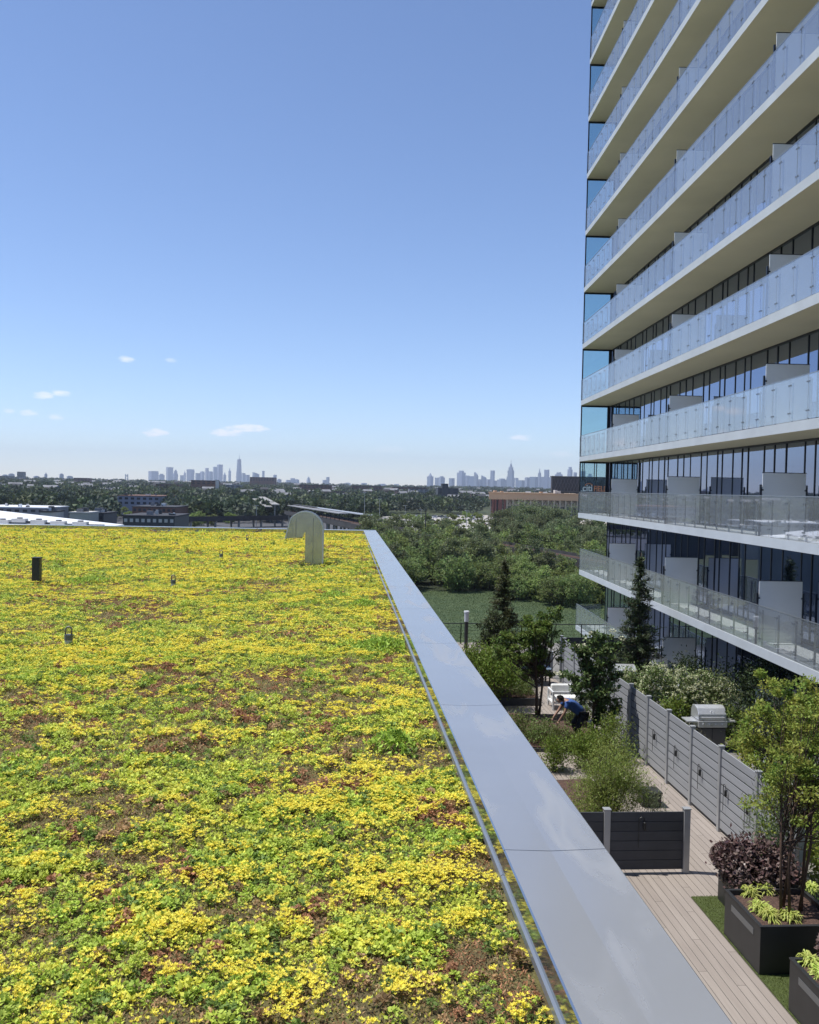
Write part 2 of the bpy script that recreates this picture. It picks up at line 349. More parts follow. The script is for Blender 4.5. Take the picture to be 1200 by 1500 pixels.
    Cn = np.repeat(np.stack([x, y, z], 1), nl2, 0)+D*s_[:, None]*.5
    mixk = np.clip(rs.rand(n, 1)*1.4-.2, 0, 1); col = YE*mixk+YG*(1-mixk)
    emit(Cn, D, s_*1.15, s_*.62, np.c_[np.repeat(col, nl2, 0)*(.85+.3*rs.rand(n*nl2, 1)), np.ones(n*nl2)])
# a few fuller green cushions the photograph shows (beside the coping, beside the black pipe)
for (cx, cy_, r, k) in [(.42, 9.1, .33, 900), (-4.15, 14.7, .55, 900), (.35, 5.6, .16, 400), (-.1, 13.2, .3, 500), (.3, 12.2, .25, 400), (-3.9, 19.5, .4, 500)]:
    u = rs.randn(k, 2)*r*.5; x = np.minimum(cx+u[:, 0], .65); y = cy_+u[:, 1]; z = ROOF+roof_h(x, y)+.09*np.exp(-(u**2).sum(1)/(r*r*.5))+rs.rand(k)*.04
    D = rs.randn(k, 3); D[:, 2] = np.abs(D[:, 2])+.4
    emit(np.stack([x, y, z], 1), D, .045, .02, np.c_[G2*(.6+.7*rs.rand(k, 1)), np.ones(k)])
AV = np.concatenate(AV); AC = np.concatenate(AC); print('sedum quads', len(AV)//4)
ml = leafmat('sedum leaves and flowers', (.2, .3, .05), trans=.28, isl=.22, obj=0, tint=True, rough=.6)
tag(np_mesh('sedum', AV, np.arange(len(AV)).reshape(-1, 4), ml, col=AC), 'carpet of green and yellow flowering sedum over the flat roof', 'sedum', kind='stuff')
del AV, AC

# parapet round the roof with its metal coping
def parapet(name, label, loc, fn, L0, L1, joints):
    """fn maps (along, across, z); across 0 is the roof side, .44 the outer side"""
    t = thing(name, label, 'parapet', loc)
    wb = MB(); wb.box(L0, L1, .03, .36, -2.2, -1.56, fn); wb.build('wall', MT['grey_wall'], t)
    js = [L0]+list(joints)+[L1]
    for a, c in zip(js[:-1], js[1:]):
        p = MB(); g = .0025; sag = .004
        prof = [(-.012, -1.634), (-.010, -1.61), (0, -1.605), (0, -1.505), (.006, -1.50), (.20, -1.507), (.434, -1.50), (.44, -1.505), (.44, -1.62), (.43, -1.62), (.43, -1.52), (.01, -1.52), (.01, -1.61), (-.006, -1.638)]
        vs = [fn(a+g, q, z) for q, z in prof]+[fn(c-g, q, z) for q, z in prof]; n = len(prof)
        p.add(vs, [tuple(range(n)), tuple(range(2*n-1, n-1, -1))]+[(i, i+n, (i+1) % n+n, (i+1) % n) for i in range(n)])
        o = p.build('coping_panel', MT['alu'], t)
        o.data.materials.append(MT['alu_lip']); o.data.materials.append(MT['alu_light'])
        for i in (2, 3): o.data.polygons[2+i].material_index = 1
        for i in (0, 1, 13): o.data.polygons[2+i].material_index = 2
    return t
jt = [3.58, 6.03, 8.47, 10.9, 13.35, 15.8, 18.2, 20.65, 23.1, 25.5, 28.0]
parapet('roof_parapet', 'long grey metal coping running along the right edge of the planted roof', (.7, 14, -1.6), lambda s, o, z: (.691+o, s, z), -4, 30.6, [-1.3, 1.14]+jt)
parapet('roof_parapet', 'thin grey metal coping across the far end of the planted roof', (-8, 30.8, -1.6), lambda s, o, z: (s, 30.63+o, z), -26, 1.131, [x*2.44-24.4 for x in range(0, 10)])
# drain strip between planting and far coping
b = MB(); b.box(-25.8, .66, 30.4, 30.6, -1.75, -1.68); tag(b.build('gravel_strip', mat('pale gravel', (.33, .32, .30), rough=.95, var=.3, scale=60, bump=.8)), kind='structure')

# goose-neck vent
vy = 18.54
t = thing('goose_neck_vent', 'galvanised sheet metal goose neck vent standing near the far end of the planted roof', 'roof vent', (-.62, vy, ROOF))
zc = -.915; r_o = .37; xo = -.445; xi = -.805          # outer right side, inner side of the riser
cxv = -.815
def arc(r, a0, a1, n, sx=1.0): return [(cxv+r*sx*math.cos(rad(a0+(a1-a0)*i/n)), zc+r*math.sin(rad(a0+(a1-a0)*i/n))) for i in range(n+1)]
outer = [(-.445, -1.66), (-.445, zc)]+arc(.37, 0, 142, 18)[1:]+[(-1.21, -1.105)]
inner = [(-.855, -1.07), (-.835, -1.00), (-.805, -.955), (-.805, -1.66)]
poly = outer+inner
b = MB(); n = len(poly); y0, y1 = vy-.02, vy+.36
b.add([(x, y0, z) for x, z in poly]+[(x, y1, z) for x, z in poly], [tuple(range(n)), tuple(range(2*n-1, n-1, -1))]+[(i, i+n, (i+1) % n+n, (i+1) % n) for i in range(n) if i != len(outer)-1])
b.build('duct', MT['galv'], t)
b = MB()                                               # standing seam along both edges of the outer skin
for yy in (y0-.012, y1-.006):
    for i in range(len(outer)-1):
        (xa, za), (xb, zb) = outer[i], outer[i+1]; L = math.hypot(xb-xa, zb-za); nx, nz = (zb-za)/L*.024, -(xb-xa)/L*.024
        b.add([(xa, yy, za), (xb, yy, zb), (xb+nx, yy, zb+nz), (xa+nx, yy, za+nz), (xa, yy+.018, za), (xb, yy+.018, zb), (xb+nx, yy+.018, zb+nz), (xa+nx, yy+.018, za+nz)], MB.BF)
b.build('seam', mat('bright seam', (.62, .63, .64), rough=.4, metal=.5), t)
b = MB()
for xx in (-.64, -1.0): b.box(xx-.004, xx+.004, vy-.026, vy-.0205, -1.6 if xx > -.8 else -1.07, -.66 if xx > -.8 else -.68)
b.build('crease', mat('duct crease', (.22, .22, .22), rough=.5, metal=.5), t)
b = MB(); b.box(-1.16, -.87, vy+.0, vy+.34, -1.087, -1.083); b.build('mouth', MT['dark_metal'], t)
b = MB(); b.box(-.84, -.41, vy-.05, vy+.40, -1.74, -1.655); b.build('base_flange', mat('dull base flashing', (.20, .21, .23), rough=.6, metal=.3), t)

# black pipe
t = thing('vent_pipe', 'short black square pipe standing up at the left of the planted roof', 'vent pipe', (-4.89, 14.41, ROOF))
b = MB(); b.box(-4.95, -4.83, 14.35, 14.47, -1.74, -1.245); b.build('pipe', MT['dark_metal'], t, bevel=.006)
b = MB(); b.box(-4.957, -4.823, 14.343, 14.477, -1.243, -1.225); b.build('cap', MT['dark_metal'], t)

# rope anchors
def anchor(loc, label):
    x, y, _ = loc; t = thing('rope_anchor', label, 'roof anchor', (x, y, ROOF), 'steel rope anchors standing in the sedum')
    b = MB(); b.tube([(x, y, -1.74), (x, y, -1.555)], .037, 16); b.build('stub_post', mat('grey anchor stub', (.40, .42, .40), rough=.55, metal=.2, var=.1, scale=30), t, smooth=False)
    b = MB(); b.tube([(x, y, -1.60), (x, y, -1.545)], .041, 16); b.build('collar', mat('dark anchor collar', (.10, .11, .11), rough=.5), t)
    b = MB(); r = .030; b.tube([(x-r, y, -1.55)]+[(x-r*math.cos(a), y, -1.497+r*math.sin(a)) for a in np.linspace(0, math.pi, 9)]+[(x+r, y, -1.55)], .0085, 8)
    b.build('ring', mat('weathered ring', (.20, .19, .17), rough=.45, metal=.6), t, smooth=True)
    return t
a0 = anchor((-2.75, 9.04, 0), 'nearest and largest steel ring anchor, at the left of the planted roof')
for (x, y), l in zip([(-2.71, 14.26), (-2.71, 19.74), (-2.80, 25.81), (-2.93, 30.0)], ['second nearest ring anchor in the sedum, right of the black pipe', 'third ring anchor from the camera, midway to the far coping', 'fourth ring anchor from the camera, left of the goose neck vent', 'farthest ring anchor, against the far coping']):
    dup(a0, (x, y, ROOF), label=l)

# ------------------------------------------------------------------ apartment tower
TC = (12.7345, 46.9975); TA = .0511
def T(s, o, z):          # s along the front from the far corner towards the camera, o inwards from the balcony edge
    return (TC[0]-math.sin(TA)*s+math.cos(TA)*o, TC[1]-math.cos(TA)*s-math.sin(TA)*o, z)
ZB, FH, SL = -1.392, 3.05, .26
TEND = 44.0
tw = thing('apartment_tower', 'tall glass and concrete apartment tower with long glass balconies on the right', 'apartment building', T(20, 10, -24))
MT['rail'] = glassmat('balcony glass', (.91, .93, .94), .42, (.86, .88, .92), milk=.125, milk_col=(.60, .63, .64))
MT['pane'] = glassmat('teal screen glass', (.70, .83, .86), .9, (.7, .85, .95), milk=.03, milk_col=(.3, .45, .5))
def wallglass():
    m = bpy.data.materials.new('curtain wall glass'); m.use_nodes = True; t = m.node_tree; b = t.nodes['Principled BSDF']
    b.inputs['Base Color'].default_value = (.012, .018, .026, 1); b.inputs['Roughness'].default_value = .03; b.inputs['Specular IOR Level'].default_value = .5
    gl = t.nodes.new('ShaderNodeBsdfGlossy'); gl.inputs[1].default_value = .015; gl.inputs[0].default_value = (.56, .64, .88, 1)
    lw = t.nodes.new('ShaderNodeFresnel'); lw.inputs[0].default_value = 1.9
    mx = t.nodes.new('ShaderNodeMixShader'); t.links.new(M('MULTIPLY_ADD', lw.outputs[0], .85, .27, tree=t), mx.inputs[0])
    t.links.new(b.outputs[0], mx.inputs[1]); t.links.new(gl.outputs[0], mx.inputs[2]); t.links.new(mx.outputs[0], t.nodes['Material Output'].inputs[0])
    return m
MT['wallglass'] = wallglass()
core = MB(); core.box(.35, TEND, 1.75, 22, -24, 36.2, T); core.build('core', MT['dark_wall'], tw)
unit = [.12, 1.17, 1.63, 2.6, 3.4, 3.9, 5.15, 5.9, 6.7, 7.9]
cuts = sorted({round(-2.1+8.4*k+u, 3) for k in range(6) for u in unit if .3 < -2.1+8.4*k+u < TEND-.2}|{.0, TEND})
divs = [6.34, 14.7, 23.15, 31.55, 39.95]
rt = random.Random(3)
for k in range(-2, 12):
    zb = ZB+FH*k; zt = zb+SL; s0 = {-1: .62, -2: .1}.get(k, 0.0)
    sb = MB(); sb.box(s0, TEND, 0, 1.62, zb, zt, T)
    slab = sb.build('balcony_slab', MT['conc_fascia'], tw)
    slab.data.materials.append(MT['soffit']); slab.data.polygons[0].material_index = 1
    # railing: a run of glass panes clamped to flat posts just inside the slab edge
    w = 1.0; n = int((TEND-s0)/w); allg, allp = MB(), MB()
    for i in range(n):
        a = s0+i*w+.012; c = s0+(i+1)*w-.012; j = rt.uniform(-.003, .003); g = MB(); p = MB()
        g.add([T(a, .018+j, zt+.02), T(c, .018-j, zt+.02), T(c, .018-j, zt+1.12), T(a, .018+j, zt+1.12), T(a, .03+j, zt+.02), T(c, .03-j, zt+.02), T(c, .03-j, zt+1.12), T(a, .03+j, zt+1.12)], MB.BF)
        p.box(s0+i*w-.045, s0+i*w+.045, .09, .105, zt, zt+1.02, T)
        for zz in (zt+.23, zt+.95):
            p.box(s0+i*w-.035, s0+i*w+.035, .036, .089, zz-.014, zz+.014, T)
            for q in (-.05, .05): p.box(s0+i*w+q-.018, s0+i*w+q+.018, .004, .014, zz-.018, zz+.018, T)
        if k in (-1, 0): g.build('glass_pane', MT['rail'], slab); p.build('railing_post', MT['rail_post'], slab)
        else: allg.add(g.v, g.f); allp.add(p.v, p.f)
    if k not in (-1, 0): tag(allg.build('glass_panes', MT['rail'], slab), kind='stuff'); tag(allp.build('railing_posts', MT['rail_post'], slab), kind='stuff')
    hr = MB(); hr.box(s0+.01, TEND, .013, .035, zt+1.121, zt+1.145, T); hr.build('handrail', MT['alu_light'], slab)
    # end return of the railing
    e = MB(); e.box(s0+.01, s0+.022, -.02, 1.35, zt, zt+1.12, T); e.build('end_railing', MT['rail'], slab)
    # privacy dividers
    for d in divs:
        if d < s0: continue
        p = MB(); p.box(d-.012, d+.012, .17, 1.40, zt+.04, zt+1.78, T); p.build('divider', MT['divider'], slab)
        q = MB(); q.box(d-.03, d+.03, .10, .145, zt, zt+1.45, T); q.box(d-.03, d+.03, 1.415, 1.45, zt, zt+1.45, T)
        q.box(d-.018, d+.018, .16, 1.41, zt+1.782, zt+1.80, T)
        for zz in (zt+.3, zt+1.3): q.box(d-.02, d+.02, .145, .20, zz-.02, zz+.02, T); q.box(d-.02, d+.02, 1.37, 1.415, zz-.02, zz+.02, T)
        q.build('divider_frame', MT['frame_dark'], slab)
    # end wind screen between this slab and the next
    if 0 <= k:
        p = MB(); p.box(.04, .055, .05, 1.45, zt, zb+FH, T); sc_ = p.build('wind_screen', MT['pane'], tw)
        q = MB()
        for (o0, o1, z0, z1) in ((.0, .06, zt, zb+FH), (1.44, 1.59, zt, zb+FH), (.06, 1.44, zb+FH-.09, zb+FH-.002), (.06, 1.44, zt+.002, zt+.05)): q.box(.03, .09, o0, o1, z0, z1, T)
        if k == 0:
            for o_ in (.15, .24, .80, .92): q.box(.03, .08, o_, o_+.035, zt+1.75, zb+FH-.09, T)
        q.build('screen_frame', MT['frame_dark'], sc_)
    # window wall behind the balcony
    g = MB(); f = MB()
    z0, z1 = (zt, zb+FH) if k > -2 else (zt, zb+FH)
    for a, c in zip(cuts[:-1], cuts[1:]):
        j, h = rt.uniform(-.0035, .0035), rt.uniform(-.003, .003)
        g.add([T(a, 1.62+j, z0), T(c, 1.62-j, z0), T(c, 1.62-j+h, z1), T(a, 1.62+j+h, z1)], [(0, 1, 2, 3)])
        f.box(a-.02, a+.02, 1.598, 1.64, z0, z1, T)
    wn = g.build('window_wall', MT['wallglass'], tw)
    f.box(0, TEND, 1.59, 1.63, z1-.07, z1-.003, T); f.box(0, TEND, 1.59, 1.63, z0+.003, z0+.05, T)
    f.build('window_frames', MT['frame_dark'], wn)
    # glass return on the far end of the storey
    g = MB()
    for o0 in np.arange(1.62, 21.9, 1.45): g.add([T(.33, o0, z0), T(.33, o0+1.43, z0), T(.33, o0+1.43, z1), T(.33, o0, z1)], [(0, 1, 2, 3)])
    g.build('end_window_wall', MT['wallglass'], tw)
    sb2 = MB(); sb2.box(.1, .34, 1.63, 22, zb, zt, T); sb2.build('end_slab_edge', MT['conc_fascia'], tw)
r = MB(); r.box(.0, TEND, 0, 22.2, ZB+FH*12, ZB+FH*12+.5, T); r.build('roof', MT['conc_fascia'], tw)

# ------------------------------------------------------------------ courtyard terrace
DZ = -7.30
def deckmat():
    m = mat('composite decking', (.33, .27, .24), rough=.75); t = m.node_tree; b = t.nodes['Principled BSDF']; L = t.links.new
    tc_ = t.nodes.new('ShaderNodeTexCoord'); sp = t.nodes.new('ShaderNodeSeparateXYZ'); L(tc_.outputs['Object'], sp.inputs[0])
    u = M('DIVIDE', sp.outputs[0], .142, tree=t); fl = M('FLOOR', u, tree=t); fr = M('FRACT', u, tree=t)
    off = M('MULTIPLY', fl, 1.37, tree=t); v = M('ADD', M('DIVIDE', sp.outputs[1], 3.6, tree=t), off, tree=t); fv = M('FLOOR', v, tree=t); frv = M('FRACT', v, tree=t)
    wn = t.nodes.new('ShaderNodeTexWhiteNoise'); wn.noise_dimensions = '2D'; cb = t.nodes.new('ShaderNodeCombineXYZ'); L(fl, cb.inputs[0]); L(fv, cb.inputs[1]); L(cb.outputs[0], wn.inputs['Vector'])
    n = t.nodes.new('ShaderNodeTexNoise'); mp = t.nodes.new('ShaderNodeMapping'); mp.inputs['Scale'].default_value = (14, .8, 1); L(tc_.outputs['Object'], mp.inputs[0]); L(mp.outputs[0], n.inputs['Vector']); n.inputs['Scale'].default_value = 1.6; n.inputs['Detail'].default_value = 6
    n2 = t.nodes.new('ShaderNodeTexNoise'); L(tc_.outputs['Object'], n2.inputs['Vector']); n2.inputs['Scale'].default_value = .9; n2.inputs['Detail'].default_value = 4
    r = t.nodes.new('ShaderNodeValToRGB'); r.color_ramp.elements[0].color = (.225, .19, .165, 1); r.color_ramp.elements[1].color = (.38, .33, .29, 1)
    s = M('MULTIPLY_ADD', wn.outputs[0], .30, M('MULTIPLY_ADD', n.outputs[0], .60, M('MULTIPLY', n2.outputs[0], .35, tree=t), tree=t), tree=t); L(s, r.inputs[0])
    gap = M('MAXIMUM', M('LESS_THAN', fr, .05, tree=t), M('LESS_THAN', frv, .0012, tree=t), tree=t)
    mx = t.nodes.new('ShaderNodeMix'); mx.data_type = 'RGBA'; L(gap, mx.inputs[0]); L(r.outputs[0], mx.inputs[6]); mx.inputs[7].default_value = (.035, .028, .026, 1); L(mx.outputs[2], b.inputs['Base Color'])
    bp = t.nodes.new('ShaderNodeBump'); bp.inputs['Distance'].default_value = .006; L(M('SUBTRACT', 1, gap, tree=t), bp.inputs['Height']); L(bp.outputs[0], b.inputs['Normal'])
    return m
dm = deckmat()
def sheet(name, poly, z, m, kind='structure'):
    b = MB(); b.add([(x, y, z) for x, y in poly], [tuple(range(len(poly)))]); o = b.build(name, m); tag(o, kind=kind); return o
# podium under terrace and tower
b = MB(); b.box(1.06, 46, -4, 41.5, -24.1, DZ-.02); tag(b.build('podium', MT['grey_wall']), kind='structure')
b = MB(); b.box(1.06, 14.4, -4, 41.4, DZ-.015, DZ); tag(b.build('terrace_decking', dm), kind='structure')
pav = mat('terrace paving', (.20, .19, .175), rough=.85, var=.15, scale=2)
sheet('terrace_paving', [(8.32, 9), (14.3, 9), (13.9, 41.3), (8.32, 41.3)], DZ+.004, pav)
# turf strip under the planters
def bumpy(name, poly, z0, amp, m, step=.12, kind='structure'):
    xs_ = [p[0] for p in poly]; ys_ = [p[1] for p in poly]; X, Y = np.meshgrid(np.arange(min(xs_), max(xs_)+step*.5, step), np.arange(min(ys_), max(ys_)+step*.5, step))
    Z = z0+(vnoise(X, Y, .35, 3)-.5)*amp; n1, n0 = X.shape; idx = np.arange(n1*n0).reshape(n1, n0)
    o = np_mesh(name, np.stack([X, Y, Z], -1).reshape(-1, 3), np.stack([idx[:-1, :-1], idx[:-1, 1:], idx[1:, 1:], idx[1:, :-1]], -1).reshape(-1, 4), m, smooth=True)
    return tag(o, kind=kind)
b = MB(); b.box(6.40, 8.0, 4, 15.25, DZ+.002, DZ+.022); tag(b.build('artificial_turf', MT['turf']), kind='structure')
k = 26000; x = rs.uniform(6.395, 8.0, k); y = rs.uniform(9.5, 15.26, k)
D = rs.randn(k, 3)*.35; D[:, 2] = 1
V, Fq = leaf_quads(np.stack([x, y, np.full(k, DZ+.030)], 1), D, .024, .007, rng=rs)
tag(np_mesh('turf_blades', V, Fq, leafmat('turf blade', (.12, .155, .035), trans=.2, isl=.3)), 'short bright green artificial grass beside the decking', 'artificial grass', kind='stuff')

def fence(label, p0, p1, posts, z0, z1, ns, slat, post, gap_=.034, pw=.10):
    p0 = Vector((*p0, 0)); p1 = Vector((*p1, 0)); d = (p1-p0).normalized(); L = (p1-p0).length; nrm = Vector((d.y, -d.x, 0))
    t = thing('slat_fence', label, 'fence', (*((p0+p1)/2).xy, z0))
    fn = lambda s, o, z: tuple(p0+d*s+nrm*o+Vector((0, 0, z)))
    h = (z1-z0-.09)/ns
    for a, c in zip(posts[:-1], posts[1:]):
        b = MB()
        for i in range(ns): b.box(a+pw/2-.002, c-pw/2+.002, -.014, .014, z0+.06+i*h+gap_, z0+.06+(i+1)*h, fn)
        b.build('slat_panel', slat, t)
        b = MB(); b.box(a+pw/2, c-pw/2, -.004, .004, z0+.062, z1-.032, fn); b.build('gap_shadow_sheet', MT['frame_dark'] if gap_ > .015 else slat, t)  # added thin sheet stands for the shadow in the slat gaps
    for a in posts:
        b = MB(); b.box(a-pw/2, a+pw/2, -pw/2, pw/2, z0, z1+.02, fn); b.box(a-pw/2-.012, a+pw/2+.012, -pw/2-.012, pw/2+.012, z1+.02, z1+.045, fn); b.build('post', post, t, bevel=.004)
    return t
yy = [14.95, 16.6, 18.3, 19.88, 21.38, 22.85, 24.3, 25.8, 27.3, 28.85, 30.4, 31.9]
fence('long grey slatted privacy fence with pale posts running beside the wooden walkway', (8.26, 14.95), (8.26, 31.9), [q-14.95 for q in yy], DZ, -5.47, 9, MT['fence'], MT['post'])
fence('low dark slatted fence with pale posts standing across the walkway', (1.2, 16.3), (6.70, 16.3), [0, 1.3, 2.6, 3.93, 5.5], DZ, -6.09, 6, MT['fence_dark'], MT['post'], gap_=.012, pw=.12)
fence('dark slatted fence crossing behind the white flowering tree at the far end', (8.40, 32.9), (11.9, 32.9), [0, 1.75, 3.5], DZ, -5.55, 7, MT['fence_dark'], MT['post'])
fence('dark slatted fence behind the white sofa at the far end of the terrace', (1.6, 33.6), (8.20, 33.6), [0, 1.65, 3.3, 4.95, 6.6], DZ, -6.3, 5, MT['fence_dark'], MT['post'])
# terrace edge railing
t = thing('edge_railing', 'low dark metal railing with pale top rail at the far edge of the terrace', 'railing', (8, 41, DZ))
b = MB(); b.box(1.2, 13.2, 40.97, 41.01, DZ+.955, DZ+.99); b.build('top_rail', MT['dark_metal'], t)
b = MB()
for i in range(9): b.box(1.25+i*1.45, 1.29+i*1.45, 40.97, 41.01, DZ, DZ+.95)
for i in range(5): b.box(1.2, 13.2, 40.986, 40.994, DZ+.16+i*.16, DZ+.168+i*.16); b.build('bars', MT['dark_metal'], t)

# hook lanterns on the fences
def lantern(loc, s, label):
    x, y, z = loc; t = thing('hook_lantern', label, 'lantern', loc, 'small black hook lanterns on the fences')
    b = MB(); b.tube([(x, y+.10, z-.10), (x, y+.10, z+.09)]+[(x-.0, y+.10-.055+.055*math.cos(a), z+.09+.055*math.sin(a)) for a in np.linspace(.3, math.pi, 6)]+[(x, y-.01, z+.06)], .008, 6); b.build('hook', MT['dark_metal'], t)
    b = MB(); b.tube([(x, y-.01, z+.055), (x, y-.01, z+.04), (x, y-.01, z-.09), (x, y-.01, z-.11)], [.010, .026, .030, .015], 10); b.build('lamp_body', MT['dark_metal'], t)
    b = MB(); b.tube([(x, y+.10, z-.10), (x, y+.10, z-.44)], .006, 6); b.build('shadow_line', MT['dark_metal'], t)  # thin dark rod stands for the long shadow cast below the lantern
    return t
l0 = lantern((8.19, 22.2, -6.32), 1, 'black hook lantern on the long fence, farthest of the row')
for (y_, l) in [(20.7, 'black hook lantern on the long fence, second farthest'), (19.25, 'black hook lantern on the long fence, fourth from the near end'), (17.9, 'black hook lantern on the long fence beside the orange tinged twig'), (16.9, 'black hook lantern low on the long fence above the dark red shrub')]:
    dup(l0, (8.19, y_, -6.30), label=l)
dup(l0, (5.85, 16.25, -6.35), rz=rad(90), label='black hook lantern hanging on the low dark fence across the walkway')

# planters
def planter(label, x0, x1, y0, y1, h, slot=True):
    t = thing('planter_box', label, 'planter', ((x0+x1)/2, (y0+y1)/2, DZ), 'black metal planter boxes on the turf')
    w = .035; z1 = DZ+h; z0 = DZ+.02
    b = MB(); b.box(x0, x1, y0, y0+w, z0, z1); b.box(x0, x1, y1-w, y1, z0, z1); b.box(x0, x0+w, y0+w, y1-w, z0, z1); b.box(x1-w, x1, y0+w, y1-w, z0, z1); b.box(x0+w, x1-w, y0+w, y1-w, z0, z0+.03); b.build('box', MT['planter'], t)
    b = MB()
    for a in ((x0-.012, x1+.012, y0-.012, y0+w+.01), (x0-.012, x1+.012, y1-w-.01, y1+.012), (x0-.012, x0+w+.01, y0+w+.01, y1-w-.01), (x1-w-.01, x1+.012, y0+w+.01, y1-w-.01)): b.box(*a, z1+.001, z1+.02)
    b.build('rim', MT['planter'], t)
    if slot:
        b = MB(); b.box(x0-.006, x0-.001, y0+.22, y1-.25, z1-.22, z1-.12); b.build('inlay', MT['planter_slot'], t)
    X, Y = np.meshgrid(np.linspace(x0+w, x1-w, 26), np.linspace(y0+w, y1-w, 26)); Z = z1-.07+(vnoise(X, Y, .12, 3)-.5)*.05; idx = np.arange(676).reshape(26, 26)
    np_mesh('soil', np.stack([X, Y, Z], -1).reshape(-1, 3), np.stack([idx[:-1, :-1], idx[:-1, 1:], idx[1:, 1:], idx[1:, :-1]], -1).reshape(-1, 4), MT['mulch'], parent=t, smooth=True)
    return t
planter('black planter box with yellow green grasses and slender trees beside the turf', 6.42, 7.75, 12.68, 13.92, .75)
planter('black planter box at the lower right corner, cut off by the frame', 6.42, 7.75, 10.3, 11.80, .75)
planter('black planter box behind the others, overflowing with dark red shrub', 6.85, 8.05, 14.0, 15.15, .75, False)

# plants made of leaf blades
def plant(name, label, cat, loc, V, F, m, group=None, stems=None, child='foliage', smat=None):
    t = thing(name, label, cat, loc, group); np_mesh(child, V, F, m, parent=t)
    if stems: stems.build('stems', smat or MT['bark'], t)
    return t
def grass_clump(loc, r=.22, n=150, h=.18):
    V = []; F = []
    for i in range(n):
        a = rs.uniform(0, 6.283); L = r*rs.uniform(.6, 1.2); w = .012*rs.uniform(.7, 1.3); d = np.array([math.cos(a), math.sin(a)]); sd_ = np.array([-d[1], d[0]])*w
        b0 = np.array(loc[:2])+rs.randn(2)*.03; o = len(V); el = rs.uniform(.35, 1.2)
        for q, wd in ((0, .6), (.4, 1), (.75, .8), (1, .1)):
            p = b0+d*L*q*math.cos(el)**.5; z = loc[2]+h*el*(math.sin(q*2.2))*rs.uniform(.9, 1.05)-.05*q*q
            V += [(*(p+sd_*wd), z), (*(p-sd_*wd), z)]
        for j in range(3): F.append((o+2*j, o+2*j+1, o+2*j+3, o+2*j+2))
    return np.array(V), np.array(F)
gm = leafmat('golden grass blades', (.46, .56, .10), col2=(.66, .68, .24), trans=.35, isl=.25, scale=8)
zs = DZ+.69
gl_ = [('golden grass clump at the far left of the planter soil', 1098, 1310), ('golden grass clump beside the farthest left one, under the red shrub', 1122, 1306), ('golden grass clump in the middle of the planter front', 1114, 1333),
       ('large golden grass clump nearest the planter front edge', 1128, 1344), ('golden grass clump by the bamboo like stems at the planter front', 1157, 1346), ('golden grass clump at the right behind the slender stems', 1188, 1306), ('golden grass clump in the lower right corner planter', 1188, 1412), ('golden grass clump at the very edge of the frame in the corner planter', 1206, 1430)]
for l, u, v in gl_:
    p = atz(u, v, zs); V, F = grass_clump((p[0], p[1], zs-.02), r=.20, n=150, h=.16)
    plant('golden_grass', l, 'ornamental grass', (p[0], p[1], zs), V, F, gm, 'golden grass clumps in the planters')

def blob_leaves(c, r, n, L, Wd, up=.3, shell=.55, clump=0, cr=.12):
    """leaves through an ellipsoid; clump>0 gathers them around that many twig ends"""
    c = np.array(c, float); r = np.array(r, float)
    def rnd(k):
        d = rs.randn(k, 3); d /= np.linalg.norm(d, axis=1, keepdims=True); return d*(shell+(1-shell)*rs.rand(k, 1)**.5), d
    if clump:
        pc, dc = rnd(clump); ctr = c+pc*r; i = rs.randint(0, clump, n); C = ctr[i]+rs.randn(n, 3)*cr; D = dc[i]*.5+rs.randn(n, 3)*.7
    else:
        p, D = rnd(n); C = c+p*r; D = D+rs.randn(n, 3)*.6
    D[:, 2] += up
    return leaf_quads(C, D, L*rs.uniform(.7, 1.25, n), Wd*rs.uniform(.7, 1.2, n), rng=rs)
def merge(*parts):
    V = []; F = []; o = 0
    for v, f in parts: V.append(v); F.append(f+o); o += len(v)
    return np.concatenate(V), np.concatenate(F)
redm = leafmat('dark red leaves', (.095, .042, .045), col2=(.18, .135, .125), trans=.15, isl=.6, scale=4, rough=.35)
V, F = merge(blob_leaves((7.25, 14.6, -6.42), (.62, .62, .34), 5200, .085, .06, shell=.6, up=-.1, clump=70, cr=.1), blob_leaves((6.95, 14.75, -6.36), (.42, .4, .24), 1700, .08, .055, shell=.7))
plant('dark_red_shrub', 'dark red leaved shrub spilling over the planter behind', 'shrub', (7.2, 14.6, DZ+.6), V, F, redm, 'dark red shrubs in the planters')
V, F = blob_leaves((7.25, 11.75, -6.42), (.42, .40, .34), 2600, .085, .06, shell=.7, up=-.1)
plant('dark_red_shrub', 'dark red leaved shrub at the right frame edge over the corner planter', 'shrub', (7.25, 11.7, DZ+.6), V, F, redm, 'dark red shrubs in the planters')

# ---- trees
def tree(name, label, cat, base, stems, V, F, lm, group=None, bark=None):
    t = thing(name, label, cat, base, group)
    if stems: stems.build('trunk', bark or MT['bark'], t, smooth=True)
    np_mesh('crown', V, F, lm, parent=t); return t
def limbs(mb, base, ctrs, r0, fork):
    """a trunk to the fork point, limbs from it to the clump centres"""
    base = np.array(base, float); fork = np.array(fork, float); mid = (base+fork)/2+rs.randn(3)*.03*np.linalg.norm(fork-base)*.5
    mb.tube([tuple(base), tuple(mid), tuple(fork)], [r0, r0*.8, r0*.62], 8)
    for c in ctrs:
        t_ = rs.uniform(.55, 1); s = base+(fork-base)*t_; m_ = s*.45+c*.55+rs.randn(3)*.05; m_[2] -= .08*np.linalg.norm(c-s)
        mb.tube([tuple(s), tuple(m_), tuple(c)], [r0*.42, r0*.26, r0*.08], 5, cap=False)
